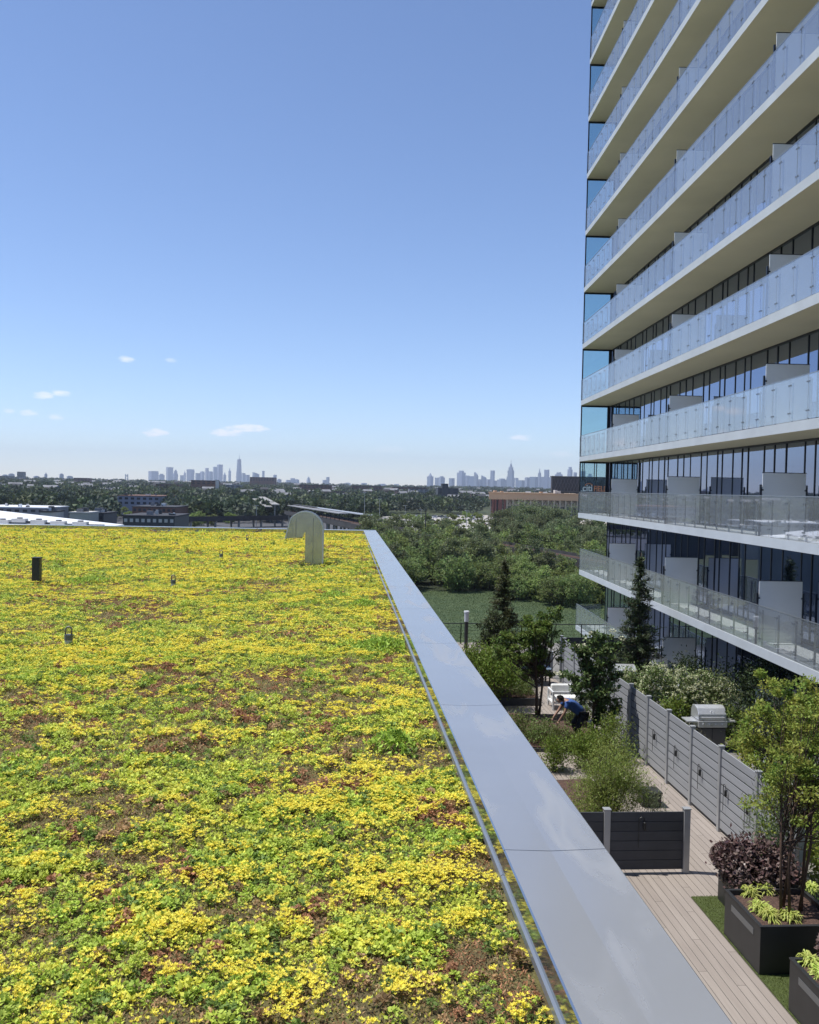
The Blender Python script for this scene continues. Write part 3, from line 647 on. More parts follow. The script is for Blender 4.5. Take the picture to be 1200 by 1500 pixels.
def crown(ctr, rad_, nclump, n, L, Wd, cr, shell=.35, seed=0, gaps=.0, up=.2):
    ctr = np.array(ctr, float); rad_ = np.array(rad_, float)
    d = rs.randn(nclump, 3); d /= np.linalg.norm(d, axis=1, keepdims=True); p = ctr+d*rad_*(shell+(1-shell)*rs.rand(nclump, 1)**.6)
    w = rs.rand(nclump)+.35; i = rs.choice(nclump, n, p=w/w.sum()); s = cr*(.6+.8*rs.rand(nclump))
    q = rs.randn(n, 3); q /= np.linalg.norm(q, axis=1, keepdims=True)+1e-9; q *= rs.rand(n, 1)**.5
    C = p[i]+q*s[i][:, None]*np.array([1.15, 1.15, .8]); D = q+rs.randn(n, 3)*.6; D[:, 2] += up
    V, F = leaf_quads(C, D, L*rs.uniform(.7, 1.3, n), Wd*rs.uniform(.7, 1.3, n), rng=rs); return V, F, p

# serviceberry-like tree in the nearest planter: several thin stems
lm1 = leafmat('yellow green leaves', (.18, .27, .05), col2=(.40, .38, .08), trans=.45, isl=.4, scale=1.8)
mb = MB(); parts = []; pcs = []
for (c, r, k, n) in [((7.75, 13.6, -3.35), (.75, .6, .62), 24, 2600), ((7.35, 13.4, -4.35), (.85, .7, .5), 26, 2600), ((7.9, 13.3, -4.2), (.7, .6, .9), 24, 2600), ((7.05, 13.5, -4.9), (.55, .5, .42), 16, 1100), ((7.9, 13.3, -5.1), (.6, .5, .5), 16, 1100)]:
    V, F, p = crown(c, r, k, int(n*1.15), .058, .034, .14, shell=.2); parts.append((V, F)); pcs.append(p)
pcs = np.concatenate(pcs); bases = [(6.98, 13.15, -6.62), (7.09, 13.08, -6.62), (7.30, 13.2, -6.62), (7.42, 13.35, -6.62), (7.2, 13.5, -6.62)]
forks = [(6.95, 13.2, -5.0), (7.12, 13.15, -4.9), (7.45, 13.25, -4.4), (7.62, 13.4, -4.6), (7.35, 13.5, -4.4)]
for j, (bb, ff) in enumerate(zip(bases, forks)): limbs(mb, bb, pcs[j::5], .026, ff)
V, F = merge(*parts); tree('multi_stem_tree', 'slender multi stem tree with yellow green leaves in the nearest planter at the right', 'tree', (7.2, 13.3, -6.64), mb, V, F, lm1, bark=mat('reddish bark', (.075, .045, .03), rough=.85, var=.25, scale=20))
# feathery plant behind it
V, F = blob_leaves((7.75, 14.9, -5.75), (.38, .4, .85), 4200, .11, .016, shell=.1, up=.5, clump=60, cr=.12)
plant('feathery_bush', 'tall feathery green bush behind the slender stems, against the long fence', 'bush', (7.75, 14.9, DZ+.6), V, F, leafmat('feathery leaves', (.13, .17, .07), trans=.3, isl=.4))

# willow-like bush in the mulch bed
lm2 = leafmat('bright willow leaves', (.20, .26, .06), col2=(.33, .37, .10), trans=.42, isl=.4, scale=2)
V1, F1 = blob_leaves((5.95, 18.4, -6.25), (.62, .6, .85), 13000, .075, .016, shell=.15, up=.5, clump=130, cr=.13)
V2, F2 = blob_leaves((5.45, 18.6, -6.75), (.5, .5, .5), 3500, .075, .015, shell=.3, up=.5, clump=50, cr=.12)
mb = MB()
for i in range(26):
    a = rs.uniform(0, 6.28); q = rs.uniform(.2, .75); mb.tube([(5.9, 18.5, DZ), (5.9+math.cos(a)*q*.4, 18.5+math.sin(a)*q*.4, DZ+.7), (5.9+math.cos(a)*q, 18.5+math.sin(a)*q, DZ+rs.uniform(1.2, 1.9))], [.012, .008, .003], 5)
V, F = merge((V1, F1), (V2, F2)); plant('willow_bush', 'bright green feathery willow bush just behind the low dark fence', 'bush', (5.9, 18.5, DZ), V, F, lm2, stems=mb)
V, F = blob_leaves((6.75, 18.3, -6.72), (.22, .3, .55), 900, .10, .014, shell=.2, up=.8, clump=26, cr=.1)
plant('pale_grass', 'wispy pale grass plant beside the black box behind the low fence', 'plant', (6.75, 18.3, DZ), V, F, leafmat('wispy', (.20, .23, .12), trans=.3, isl=.4))

# mulch beds
b = MB(); b.box(2.0, 6.25, 16.9, 21.2, DZ+.002, DZ+.16); tag(b.build('bed_edging', MT['fence_dark']), kind='structure')
bumpy('mulch_bed', [(2.05, 16.95), (6.2, 16.95), (6.2, 21.15), (2.05, 21.15)], DZ+.18, .07, MT['mulch'])
b = MB(); b.box(2.0, 7.75, 24.0, 27.75, DZ+.002, DZ+.10); tag(b.build('bed_edging', MT['fence_dark']), kind='structure')
bumpy('mulch_bed', [(2.05, 24.05), (7.7, 24.05), (7.7, 27.7), (2.05, 27.7)], DZ+.14, .08, MT['mulch'])
b = MB(); b.box(2.0, 6.75, 29.2, 33.0, DZ+.002, DZ+.25); tag(b.build('bed_edging', MT['fence_dark']), kind='structure')
bumpy('mulch_bed', [(2.05, 29.25), (6.7, 29.25), (6.7, 32.95), (2.05, 32.95)], DZ+.28, .08, MT['mulch'])  # bed widened so its dark mulch stands for shade on the ground

# white flowering tree
lm3 = leafmat('deep green leaves', (.085, .14, .045), col2=(.17, .24, .08), trans=.25, isl=.5, scale=2, rough=.4)
mb = MB(); parts = []; pcs = []
for (c, r, k, n) in [((7.3, 24.2, -4.55), (.62, .6, .65), 22, 1900), ((6.95, 24.2, -5.2), (.8, .65, .5), 24, 2000), ((7.45, 24.2, -5.6), (.75, .7, .75), 30, 2600), ((6.75, 24.1, -4.55), (.3, .3, .3), 8, 450), ((7.5, 24.1, -6.35), (.4, .4, .4), 14, 900)]:
    V, F, p = crown(c, r, k, n, .10, .065, .17, shell=.3); parts.append((V, F)); pcs.append(p)
pcs = np.concatenate(pcs); limbs(mb, (7.15, 24.2, DZ+.1), pcs[::2], .05, (7.2, 24.2, -5.4)); limbs(mb, (7.25, 24.3, DZ+.1), pcs[1::2], .04, (7.4, 24.2, -5.5))
V, F = merge(*parts); ft = tree('flowering_tree', 'leafy tree with round white flower heads beside the bending person', 'tree', (7.2, 24.2, DZ+.12), mb, V, F, lm3)
fm = leafmat('white petals', (.70, .70, .50), trans=.25, isl=.12)
heads = [p for p in pcs if rs.rand() < .34]; cs = []
for p in heads:
    k = 26; q = rs.randn(k, 3); q /= np.linalg.norm(q, axis=1, keepdims=True); o = (p-np.array([7.2, 24.2, -5.3])); o = o/np.linalg.norm(o); cs.append((p+o*.2+q*rs.uniform(.045, .085)*np.array([1, 1, .7])))
C = np.concatenate(cs); V, F = leaf_quads(C, rs.randn(len(C), 3), .05, .05, rng=rs); np_mesh('flower_heads', V, F, fm, parent=ft)

# tree left, in the second bed, and the darker conifer behind it
lm4 = leafmat('mid green leaves', (.09, .145, .035), col2=(.20, .26, .055), trans=.33, isl=.45, scale=1.6)
mb = MB(); parts = []; pcs = []
for (c, r, k, n) in [((6.1, 27.5, -4.4), (.6, .6, .5), 20, 1800), ((5.6, 27.5, -5.0), (.85, .7, .55), 28, 2600), ((6.4, 27.5, -4.9), (.75, .7, .7), 26, 2400), ((6.2, 27.5, -5.7), (.6, .6, .4), 14, 900), ((6.75, 27.5, -4.0), (.3, .3, .35), 8, 500)]:
    V, F, p = crown(c, r, k, n, .10, .055, .17, shell=.25); parts.append((V, F)); pcs.append(p)
pcs = np.concatenate(pcs); limbs(mb, (6.25, 27.4, DZ+.1), pcs[::2], .055, (6.2, 27.4, -5.5)); limbs(mb, (6.35, 27.5, DZ+.1), pcs[1::2], .045, (6.45, 27.5, -5.4))
V, F = merge(*parts); tree('young_maple', 'young green tree with a thin dark double trunk in the mulch bed by the coping', 'tree', (6.3, 27.4, DZ+.12), mb, V, F, lm4)
lm5 = leafmat('light green leaves', (.14, .20, .03), col2=(.21, .27, .05), trans=.4, isl=.4, scale=2)
for (c, r, n, l) in [((4.75, 29.6, -5.95), (.6, .7, .8), 3600, 'light green bush rising just beyond the coping edge'), ((5.2, 28.9, -6.1), (.7, .6, .75), 3600, 'light green bush under the young green tree by the coping')]:
    V, F = blob_leaves(c, r, n, .10, .045, shell=.3, up=.4, clump=60, cr=.16)
    mb = MB()
    for i in range(10): mb.tube([(c[0], c[1], DZ+.2), (c[0]+rs.uniform(-.4, .4), c[1]+rs.uniform(-.4, .4), c[2]+.3)], [.018, .005], 5)
    plant('light_green_bush', l, 'bush', (c[0], c[1], DZ+.2), V, F, lm5, stems=mb)
lowm = leafmat('low shrub leaves', (.11, .15, .04), col2=(.19, .24, .07), trans=.3, isl=.4, scale=3)
for i, (x, y, r, h, l) in enumerate([(5.75, 24.6, .5, .28, 'low green shrub in the bed in front of the bending person'), (6.2, 24.2, .42, .26, 'low green shrub beside the hands of the bending person'), (5.3, 25.3, .45, .3, 'low shrub nearest the coping in the mulch bed'), (7.0, 23.6, .45, .3, 'green shrub at the foot of the white flowering tree'), (7.5, 23.2, .45, .55, 'green shrub between the flowering tree and the long fence'), (6.4, 22.5, .4, .5, 'pale leaved shrub with white blooms in front of the flowering tree'), (6.7, 21.2, .5, .9, 'tall light green shrub between the willow bush and the flowering tree'), (5.6, 22.4, .28, .35, 'small light green plant on the sandy walkway edge'), (6.2, 29.8, .5, .35, 'dark low shrub in the shade behind the young tree trunk'), (6.4, 30.9, .5, .4, 'dark low shrub at the far bed left of the white sofas'), (5.5, 29.9, .5, .4, 'low shrub added for shade at the near left corner of the far bed'), (7.3, 26.3, .4, .35, 'green shrub behind the bending person'), (6.6, 22.9, .4, .4, 'feathery light shrub left of the flowering tree foot')]):  # far bed shrubs are added to stand for the shade under the tree
    V, F = blob_leaves((x, y, DZ+.1+h), (r, r, h), 1800, .07, .035, shell=.3, up=.5, clump=40, cr=.12); plant('low_shrub', l, 'shrub', (x, y, DZ+.1), V, F, lowm if i not in (6, 5, 7, 12) else lm5, 'low shrubs in the terrace beds')

# conifers
def conifer(label, base, H, R, nwh, seed, lm, name='pine_tree'):
    x, y, z = base; mb = MB(); mb.tube([(x, y, z), (x, y, z+H*.5), (x+.02, y, z+H)], [.09, .05, .008], 8); C = []; D = []
    for i in range(nwh):
        t_ = i/(nwh-1); zz = z+H*(.10+.88*t_); rr = R*((1-t_)**.75)*(.8+.4*rs.rand()); nb = max(4, int(10-4*t_))
        for j in range(nb):
            a = rs.uniform(0, 6.28); L = rr*rs.uniform(.65, 1.12); n = int(46*L/R)+10
            e = rs.uniform(.05, .4); p1 = np.array([x+math.cos(a)*L, y+math.sin(a)*L, zz+L*e-.12*L])
            mb.tube([(x, y, zz), tuple((np.array([x, y, zz])+p1)/2-np.array([0, 0, .03])), tuple(p1)], [.018, .012, .004], 4, cap=False)
            q = rs.rand(n)**.7; P = np.array([x, y, zz])+(p1-np.array([x, y, zz]))*q[:, None]+rs.randn(n, 3)*.05*np.array([1, 1, .8]); C.append(P)
            dd = np.tile(p1-np.array([x, y, zz]), (n, 1)); dd /= np.linalg.norm(dd, axis=1, keepdims=True); D.append(dd+rs.randn(n, 3)*.6)
    C = np.concatenate(C); D = np.concatenate(D); V, F = leaf_quads(C, D, .16*rs.uniform(.7, 1.3, len(C)), .035, rng=rs)
    return tree(name, label, 'conifer', base, mb, V, F, lm)
pm = leafmat('pine needles', (.035, .06, .025), col2=(.08, .11, .04), trans=.12, isl=.5, scale=2.5)
conifer('dark pine tree standing in front of the tower balconies', (10.75, 31.0, DZ), 5.15, 1.05, 40, 1, pm)
conifer('tall dark conifer behind the young green tree at the terrace edge', (6.15, 33.0, DZ), 4.75, 1.05, 34, 2, leafmat('brown green needles', (.05, .06, .022), col2=(.09, .09, .03), trans=.15, isl=.5, scale=2.5))
V, F, p = crown((5.6, 32.0, -5.3), (.6, .6, .9), 40, 3600, .13, .035, .2, shell=.2); mb = MB(); limbs(mb, (5.6, 32, DZ+.2), p, .05, (5.6, 32, -5.7))
tree('dark_shrub_tree', 'small dark bushy evergreen left of the tall conifer, beside the bollard lamp', 'tree', (5.6, 32, DZ+.2), mb, V, F, leafmat('dark evergreen', (.04, .055, .02), col2=(.075, .095, .03), trans=.15, isl=.5))

# hydrangea hedge, under-balcony planting
hm = leafmat('hydrangea leaves', (.12, .16, .05), col2=(.22, .27, .10), trans=.25, isl=.45, scale=3); hf = leafmat('hydrangea flowers', (.80, .80, .52), trans=.2, isl=.2)
hl = ['white flowering bush nearest the white flowering tree, left end of the row', 'white flowering bush second from the left behind the long fence', 'white flowering bush in the middle of the row behind the long fence', 'white flowering bush above the left side of the grill', 'white flowering bush at the right end of the row, behind the grill']
for i, (x, y) in enumerate([(9.15, 27.2), (9.85, 26.6), (10.45, 26.3), (11.0, 26.0), (11.55, 25.7)]):
    h = [.78, .98, .92, .88, .82][i]
    V, F = blob_leaves((x, y, DZ+.1+h), (.5, .5, h), 3000, .085, .05, shell=.5, up=.3, clump=70, cr=.13)
    t = plant('white_flowering_bush', hl[i], 'bush', (x, y, DZ), V, F, hm, 'row of white flowering bushes')
    C = []
    for j in range(120):
        d = rs.randn(3); d[2] = abs(d[2])*.8; d /= np.linalg.norm(d); q = rs.randn(14, 3); q /= np.linalg.norm(q, axis=1, keepdims=True); C.append(np.array([x, y, DZ+.1+h])+d*np.array([.54, .54, h*1.02])*rs.uniform(.85, 1.08)+q*rs.uniform(.03, .055))
    C = np.concatenate(C); V, F = leaf_quads(C, rs.randn(len(C), 3), .035, .035, rng=rs); np_mesh('flower_heads', V, F, hf, parent=t)
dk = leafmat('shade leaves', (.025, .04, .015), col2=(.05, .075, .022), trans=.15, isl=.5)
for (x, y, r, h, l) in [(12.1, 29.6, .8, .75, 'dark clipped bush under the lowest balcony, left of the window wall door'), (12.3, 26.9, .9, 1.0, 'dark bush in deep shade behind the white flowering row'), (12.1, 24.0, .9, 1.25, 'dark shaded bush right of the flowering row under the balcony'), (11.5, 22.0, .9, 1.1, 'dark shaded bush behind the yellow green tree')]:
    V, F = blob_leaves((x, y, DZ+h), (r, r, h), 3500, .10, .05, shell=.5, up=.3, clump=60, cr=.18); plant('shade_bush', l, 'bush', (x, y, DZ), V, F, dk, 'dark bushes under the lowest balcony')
for (x, y, r, h, m_, l) in [(10.0, 25.5, .35, .62, lm5, 'yellow green bush touching the left side of the grill'), (11.3, 24.4, .4, .62, leafmat('big leaf', (.09, .14, .03), col2=(.30, .36, .10), trans=.3, isl=.4, scale=3), 'broad leaved plant with pale flowers right of the grill'), (10.7, 21.6, .7, .6, lm1, 'orange tinged shrub between the grill and the nearest tree'), (9.4, 22.8, .5, .45, leafmat('dry grass', (.16, .15, .08), trans=.3, isl=.4), 'dry wispy grasses between the long fence and the grill'), (9.1, 15.6, .6, .75, lm1, 'dense green bush at the right edge behind the slender stems'), (9.6, 17.2, .6, .7, lm4, 'dark green bush between the long fence and the leafy tree'), (9.0, 14.0, .55, .7, lm4, 'green bush at the right frame edge beside the planter')]:
    V, F = blob_leaves((x, y, DZ+h), (r, r, h), 1800, .10, .05 if m_ is not None and 'dry' not in m_.name else .012, shell=.35, up=.4, clump=40, cr=.12); plant('terrace_plant', l, 'plant', (x, y, DZ), V, F, m_)

# second multi-stem tree further right, larger, behind the nearest one
mb = MB(); parts = []; pcs = []
for (c, r, k, n) in [((10.1, 18.9, -4.6), (1.1, .9, .8), 30, 3000), ((9.5, 18.7, -5.3), (.8, .7, .5), 20, 1600), ((10.8, 19.0, -5.2), (.8, .8, .9), 20, 1600)]:
    V, F, p = crown(c, r, k, n, .085, .05, .2, shell=.25); parts.append((V, F)); pcs.append(p)
pcs = np.concatenate(pcs); limbs(mb, (10.1, 18.9, DZ), pcs, .06, (10.1, 18.9, -5.6)); V, F = merge(*parts)
tree('small_leafy_tree', 'leafy yellow green tree behind the nearest one, above the long fence', 'tree', (10.1, 18.9, DZ), mb, V, F, lm1)

# ---- gas grill
gx, gy = 10.55, 24.3
t = thing('gas_grill', 'stainless steel gas grill with closed hood behind the long fence', 'grill', (gx, gy, DZ))
b = MB(); b.box(gx-.40, gx+.40, gy-.27, gy+.27, DZ+.10, DZ+.70); b.build('cabinet', MT['fence_dark'], t, bevel=.01)
b = MB(); b.box(gx-.385, gx-.01, gy-.29, gy-.272, DZ+.13, DZ+.66); b.box(gx+.01, gx+.385, gy-.29, gy-.272, DZ+.13, DZ+.66); b.build('door', mat('grill doors', (.12, .12, .13), rough=.4, metal=.5), t)
b = MB(); b.box(gx-.42, gx+.42, gy-.33, gy+.28, DZ+.70, DZ+.88); b.build('control_panel', MT['steel'], t, bevel=.012)
for i in range(4):
    b = MB(); xx = gx-.28+i*.187; b.tube([(xx, gy-.33, DZ+.79), (xx, gy-.365, DZ+.79)], .03, 12); b.build('knob', MT['steel'], t)
prof = [(-.29, .90), (-.27, 1.06), (-.16, 1.22), (.0, 1.27), (.18, 1.24), (.27, 1.10), (.28, .90)]
b = MB(); n = len(prof)
b.add([(gx-.41, gy+p, DZ+q) for p, q in prof]+[(gx+.41, gy+p, DZ+q) for p, q in prof], [tuple(range(n)), tuple(range(2*n-1, n-1, -1))]+[(i, i+n, (i+1) % n+n, (i+1) % n) for i in range(n)])
hood = b.build('hood', MT['steel'], t, bevel=.012)
b = MB(); b.box(gx-.036, gx+.036, gy-.222, gy-.205, DZ+1.14, DZ+1.148); b.box(gx-.036, gx+.036, gy-.252, gy-.235, DZ+1.085, DZ+1.093); b.box(gx-.045, gx-.036, gy-.25, gy-.21, DZ+1.085, DZ+1.148); b.box(gx+.036, gx+.045, gy-.25, gy-.21, DZ+1.085, DZ+1.148); b.build('badge', MT['white_paint'], hood)
b = MB(); b.tube([(gx-.33, gy-.33, DZ+.98), (gx+.33, gy-.33, DZ+.98)], .014, 8); b.box(gx-.33, gx-.31, gy-.33, gy-.27, DZ+.97, DZ+.99); b.box(gx+.31, gx+.33, gy-.33, gy-.27, DZ+.97, DZ+.99); b.build('handle', MT['steel'], hood)
for sx in (-1, 1):
    b = MB(); x0, x1 = sorted((gx+sx*.43, gx+sx*.72)); b.box(x0, x1, gy-.26, gy+.2, DZ+.83, DZ+.87); b.build('side_shelf', MT['steel'], t, bevel=.008)
for sx in (-1, 1):
    for sy in (-1, 1):
        b = MB(); b.tube([(gx+sx*.36, gy+sy*.2-.02, DZ+.05), (gx+sx*.36, gy+sy*.2+.02, DZ+.05)], .045, 12); b.build('wheel', MT['dark_metal'], t)
# far grill
def far_box():
    x, y = 10.0, 30.3; t = thing('covered_grill', 'rounded stainless grill hood at the foot of the dark pine tree', 'grill', (x, y, DZ))
    b = MB(); b.box(x-.38, x+.38, y-.28, y+.28, DZ, DZ+.85); b.build('cabinet', MT['fence_dark'], t, bevel=.01)
    b = MB(); pr = [(-.28, .86), (-.26, 1.05), (-.12, 1.2), (.1, 1.22), (.26, 1.05), (.28, .86)]; n = len(pr)
    b.add([(x-.4, y+p, DZ+q) for p, q in pr]+[(x+.4, y+p, DZ+q) for p, q in pr], [tuple(range(n)), tuple(range(2*n-1, n-1, -1))]+[(i, i+n, (i+1) % n+n, (i+1) % n) for i in range(n)]); b.build('hood', MT['steel'], t, bevel=.02)
far_box()
# black storage box behind the low fence
b = MB(); b.box(7.05, 7.50, 19.7, 20.1, DZ+.004, DZ+.30); t = thing('storage_box', 'small black lidded box on the walkway behind the low fence', 'box', (7.27, 19.9, DZ)); b.build('body', MT['dark_metal'], t, bevel=.03)
b = MB(); b.box(7.03, 7.52, 19.68, 20.12, DZ+.302, DZ+.36); b.build('lid', MT['planter'], t, bevel=.025)

# bollard lamp
x, y = 5.70, 39.8; t = thing('bollard_lamp', 'dark bollard lamp with pale cylindrical head at the terrace edge', 'lamp', (x, y, DZ))
b = MB(); b.tube([(x, y, DZ), (x, y, -6.06)], .085, 14); b.build('post', MT['dark_metal'], t, smooth=False)
b = MB(); b.tube([(x, y, -6.058), (x, y, -5.64)], .105, 18); b.build('lamp_head', mat('frosted lamp head', (.50, .52, .54), rough=.4), t)
b = MB(); b.tube([(x, y, -5.638), (x, y, -5.57)], .125, 18); b.build('lamp_cap', MT['white_paint'], t)

# white sofa and chair
def sofa(label, x0, x1, y0, y1, back='y'):
    t = thing('outdoor_sofa', label, 'sofa', ((x0+x1)/2, (y0+y1)/2, DZ))
    b = MB()
    for (xx, yy_) in ((x0, y0), (x1-.06, y0), (x0, y1-.06), (x1-.06, y1-.06)): b.box(xx, xx+.06, yy_, yy_+.06, DZ+.001, DZ+.62)
    b.box(x0, x1, y0+.061, y1-.061, DZ+.20, DZ+.26); b.box(x0+.061, x1-.061, y0, y0+.05, DZ+.57, DZ+.62); b.box(x0, x0+.05, y0+.061, y1-.061, DZ+.57, DZ+.62); b.box(x1-.05, x1, y0+.061, y1-.061, DZ+.57, DZ+.62)
    b.build('frame', MT['white_paint'], t)
    b = MB(); b.box(x0+.08, x1-.08, y0+.08, y1-.05, DZ+.262, DZ+.42); b.build('seat_cushion', MT['cush'], t, bevel=.04)
    b = MB(); b.box(x0+.08, x1-.08, y1-.24, y1-.06, DZ+.422, DZ+.76); b.build('back_cushion', MT['cush'], t, bevel=.05)
    return t
sofa('white framed outdoor sofa with white cushions behind the bending person', 7.05, 8.05, 28.6, 29.35)
t = thing('glass_table', 'low table with bluish glass top in front of the far dark fence', 'table', (7.2, 32.6, DZ))
b = MB(); b.box(6.7, 7.9, 32.2, 33.0, DZ+.60, DZ+.63); b.build('table_top', mat('bluish table top', (.22, .28, .36), rough=.15), t)
for sx in (6.76, 7.80):
    for sy in (32.26, 32.9): b = MB(); b.box(sx, sx+.05, sy, sy+.05, DZ, DZ+.599); b.build('leg', MT['dark_metal'], t)

# ---- bending person
def skin_body(name, joints, edges, radii, m, parent, sub=2, root=0):
    me = bpy.data.meshes.new(name); org = ORG[parent]
    me.from_pydata([tuple(Vector(j)-org) for j in joints], edges, []); me.materials.append(m)
    o = bpy.data.objects.new(name, me); S.collection.objects.link(o); o.parent = parent; ORG[o] = org
    sk = o.modifiers.new('skin', 'SKIN'); sk.use_smooth_shade = True
    for i, r in enumerate(radii): me.skin_vertices[0].data[i].radius = (r, r) if isinstance(r, float) else r
    me.skin_vertices[0].data[root].use_root = True
    sb = o.modifiers.new('sub', 'SUBSURF'); sb.levels = sub; sb.render_levels = sub
    return o
PX, PY = 6.95, 24.9
t = thing('person', 'dark haired person in a blue shirt and dark trousers bending over the plants', 'person', (PX, PY, DZ+.14))
P = lambda x, y, z: (PX+x, PY+y, DZ+.14+z)
J = [P(.08, 0, .72), P(-.06, 0, .84), P(-.24, 0, .98), P(-.42, 0, 1.10), P(-.52, 0, 1.13), P(-.60, 0, 1.12), P(-.68, 0, 1.07),   # pelvis .. head
     P(-.40, -.19, 1.06), P(-.50, -.22, .80), P(-.62, -.16, .58), P(-.66, -.14, .50), P(-.40, .19, 1.06), P(-.54, .22, .80), P(-.70, .18, .60), P(-.75, .17, .52),
     P(.08, -.11, .68), P(-.08, -.13, .38), P(.06, -.13, .08), P(-.08, -.14, .035), P(.08, .11, .68), P(-.16, .15, .38), P(.0, .15, .08), P(-.14, .16, .035)]
Ed = [(0, 1), (1, 2), (2, 3), (3, 4), (4, 5), (5, 6), (3, 7), (7, 8), (8, 9), (9, 10), (3, 11), (11, 12), (12, 13), (13, 14), (0, 15), (15, 16), (16, 17), (17, 18), (0, 19), (19, 20), (20, 21), (21, 22)]
Rr = [.08, .08, .085, .08, .055, .095, .085, .06, .043, .032, .028, .06, .043, .032, .028, .10, .065, .042, .04, .10, .065, .042, .04]
skin = mat('skin', (.36, .21, .15), rough=.6); body = skin_body('body', J, Ed, Rr, skin, t)
shirt = skin_body('shirt', J[:4]+[J[7], P(-.46, -.21, .90), J[11], P(-.49, .21, .90)], [(0, 1), (1, 2), (2, 3), (3, 4), (4, 5), (3, 6), (6, 7)], [.165, .165, .185, .155, .095, .072, .095, .072], mat('blue shirt', (.045, .11, .33), rough=.8, var=.12, scale=12, bump=.3, bscale=14), t)
trs = skin_body('trousers', [J[0], J[15], J[16], J[17], J[19], J[20], J[21]], [(0, 1), (1, 2), (2, 3), (0, 4), (4, 5), (5, 6)], [.15, .118, .085, .062, .118, .085, .062], mat('dark trousers', (.02, .022, .032), rough=.8, var=.2, scale=15), t)
hd = np.array(P(-.61, 0, 1.12)); k = 1500; q = rs.randn(k, 3); q /= np.linalg.norm(q, axis=1, keepdims=True); q = q[(q[:, 0]*.55+q[:, 2]*.9 > -.05)]
V, F = leaf_quads(hd+np.array([.02, 0, .02])+q*np.array([.112, .098, .112]), np.cross(q, rs.randn(len(q), 3)), .05, .03, rng=rs); np_mesh('hair', V, F, mat('dark hair', (.014, .011, .010), rough=.6), parent=t)
b = MB(); b.sphere((PX-.715, PY-.035, DZ+.14+1.10), .012); b.sphere((PX-.715, PY+.035, DZ+.14+1.10), .012); b.build('eyes', MT['dark_metal'], t)
b = MB(); b.sphere((PX-.745, PY, DZ+.14+1.045), .02, 1.2, .7, 1); b.build('nose', skin, t)
for sy in (-1, 1):       # five fingers at each wrist, closed loosely round the plants
    w = np.array(J[10] if sy < 0 else J[14]); b = MB()
    for i, (dx, L) in enumerate([(-.024, .062), (-.008, .072), (.008, .068), (.024, .054)]):
        b.tube([tuple(w+np.array([0, dx, 0])), tuple(w+np.array([-.022, dx*1.2, -L*.5])), tuple(w+np.array([-.008, dx*1.3, -L]))], [.010, .009, .006], 6)
    b.tube([tuple(w+np.array([.0, -sy*.02, .0])), tuple(w+np.array([-.025, -sy*.05, -.02])), tuple(w+np.array([-.04, -sy*.055, -.045]))], [.011, .010, .007], 6); b.build('hand', skin, t, smooth=True)
for sy in (-1, 1):
    w = J[18] if sy < 0 else J[22]; b = MB(); b.sphere((w[0]+.03, w[1], w[2]+.0), .05, 2.4, .95, .85); b.build('shoe', MT['dark_metal'], t, smooth=True)

# ------------------------------------------------------------------ land to the horizon
GZ = -24.0
def terr(x, y):
    d = np.hypot(x, y); return GZ+np.interp(d, [0, 900, 2600, 4500, 16000], [0, 0, 11.5, 17, 17])+(vnoise(np.asarray(x)+9000, np.asarray(y)+9000, 700, 2)-.5)*np.interp(d, [0, 900, 3000], [0, 0, 7])
rr = np.concatenate([[0], np.geomspace(60, 15000, 90)]); aa = np.linspace(0, 2*math.pi, 97)
Rg, Ag = np.meshgrid(rr, aa, indexing='ij'); X = Rg*np.sin(Ag); Y = Rg*np.cos(Ag); Z = terr(X, Y); idx = np.arange(X.size).reshape(X.shape)
gmat = mat('open ground', (.04, .06, .022), rough=.95, col2=(.085, .09, .045), scale=.02, detail=8)
tag(np_mesh('ground', np.stack([X, Y, Z], -1).reshape(-1, 3), np.stack([idx[:-1, :-1], idx[1:, :-1], idx[1:, 1:], idx[:-1, 1:]], -1).reshape(-1, 4), gmat, smooth=True), kind='structure')
# meadow behind the terrace
m = mat('meadow', (.045, .075, .024), rough=.95, col2=(.075, .105, .036), scale=.35, bump=.6, bscale=6, detail=8)
sheet('grass_field', [(-30, 44), (110, 44), (130, 216), (-40, 216)], GZ+.05, m)
k = 130000; x = rs.uniform(5, 75, k); y = rs.uniform(105, 212, k); D = rs.randn(k, 3)*.4; D[:, 2] = 1
V, F = leaf_quads(np.stack([x, y, np.full(k, GZ+.14)], 1), D, rs.uniform(.12, .24, k), .07, rng=rs)
tag(np_mesh('meadow_grass', V, F, leafmat('meadow blades', (.065, .10, .032), col2=(.10, .135, .046), trans=.3, isl=.2, scale=.12)), 'rough green grass of the open field beyond the terrace', 'grass', kind='stuff')
# pale parking ground and earth lots
pc = mat('pale concrete lot', (.42, .39, .35), rough=.9, var=.16, scale=.12, detail=8)
asp = mat('asphalt', (.085, .085, .088), rough=.9, var=.2, scale=.1)
def gq(*uv, z=GZ): return [tuple(atz(u, v, z)[:2]) for u, v in uv]
sheet('parking_lot', gq((540, 757), (722, 754.5), (770, 790), (560, 790)), GZ+.06, pc)
sheet('road', gq((-120, 752), (420, 752), (560, 768), (560, 790), (-120, 800)), GZ+.055, asp)
sheet('stadium_forecourt', gq((700, 757), (1200, 770), (1200, 800), (760, 800)), GZ+.065, pc)

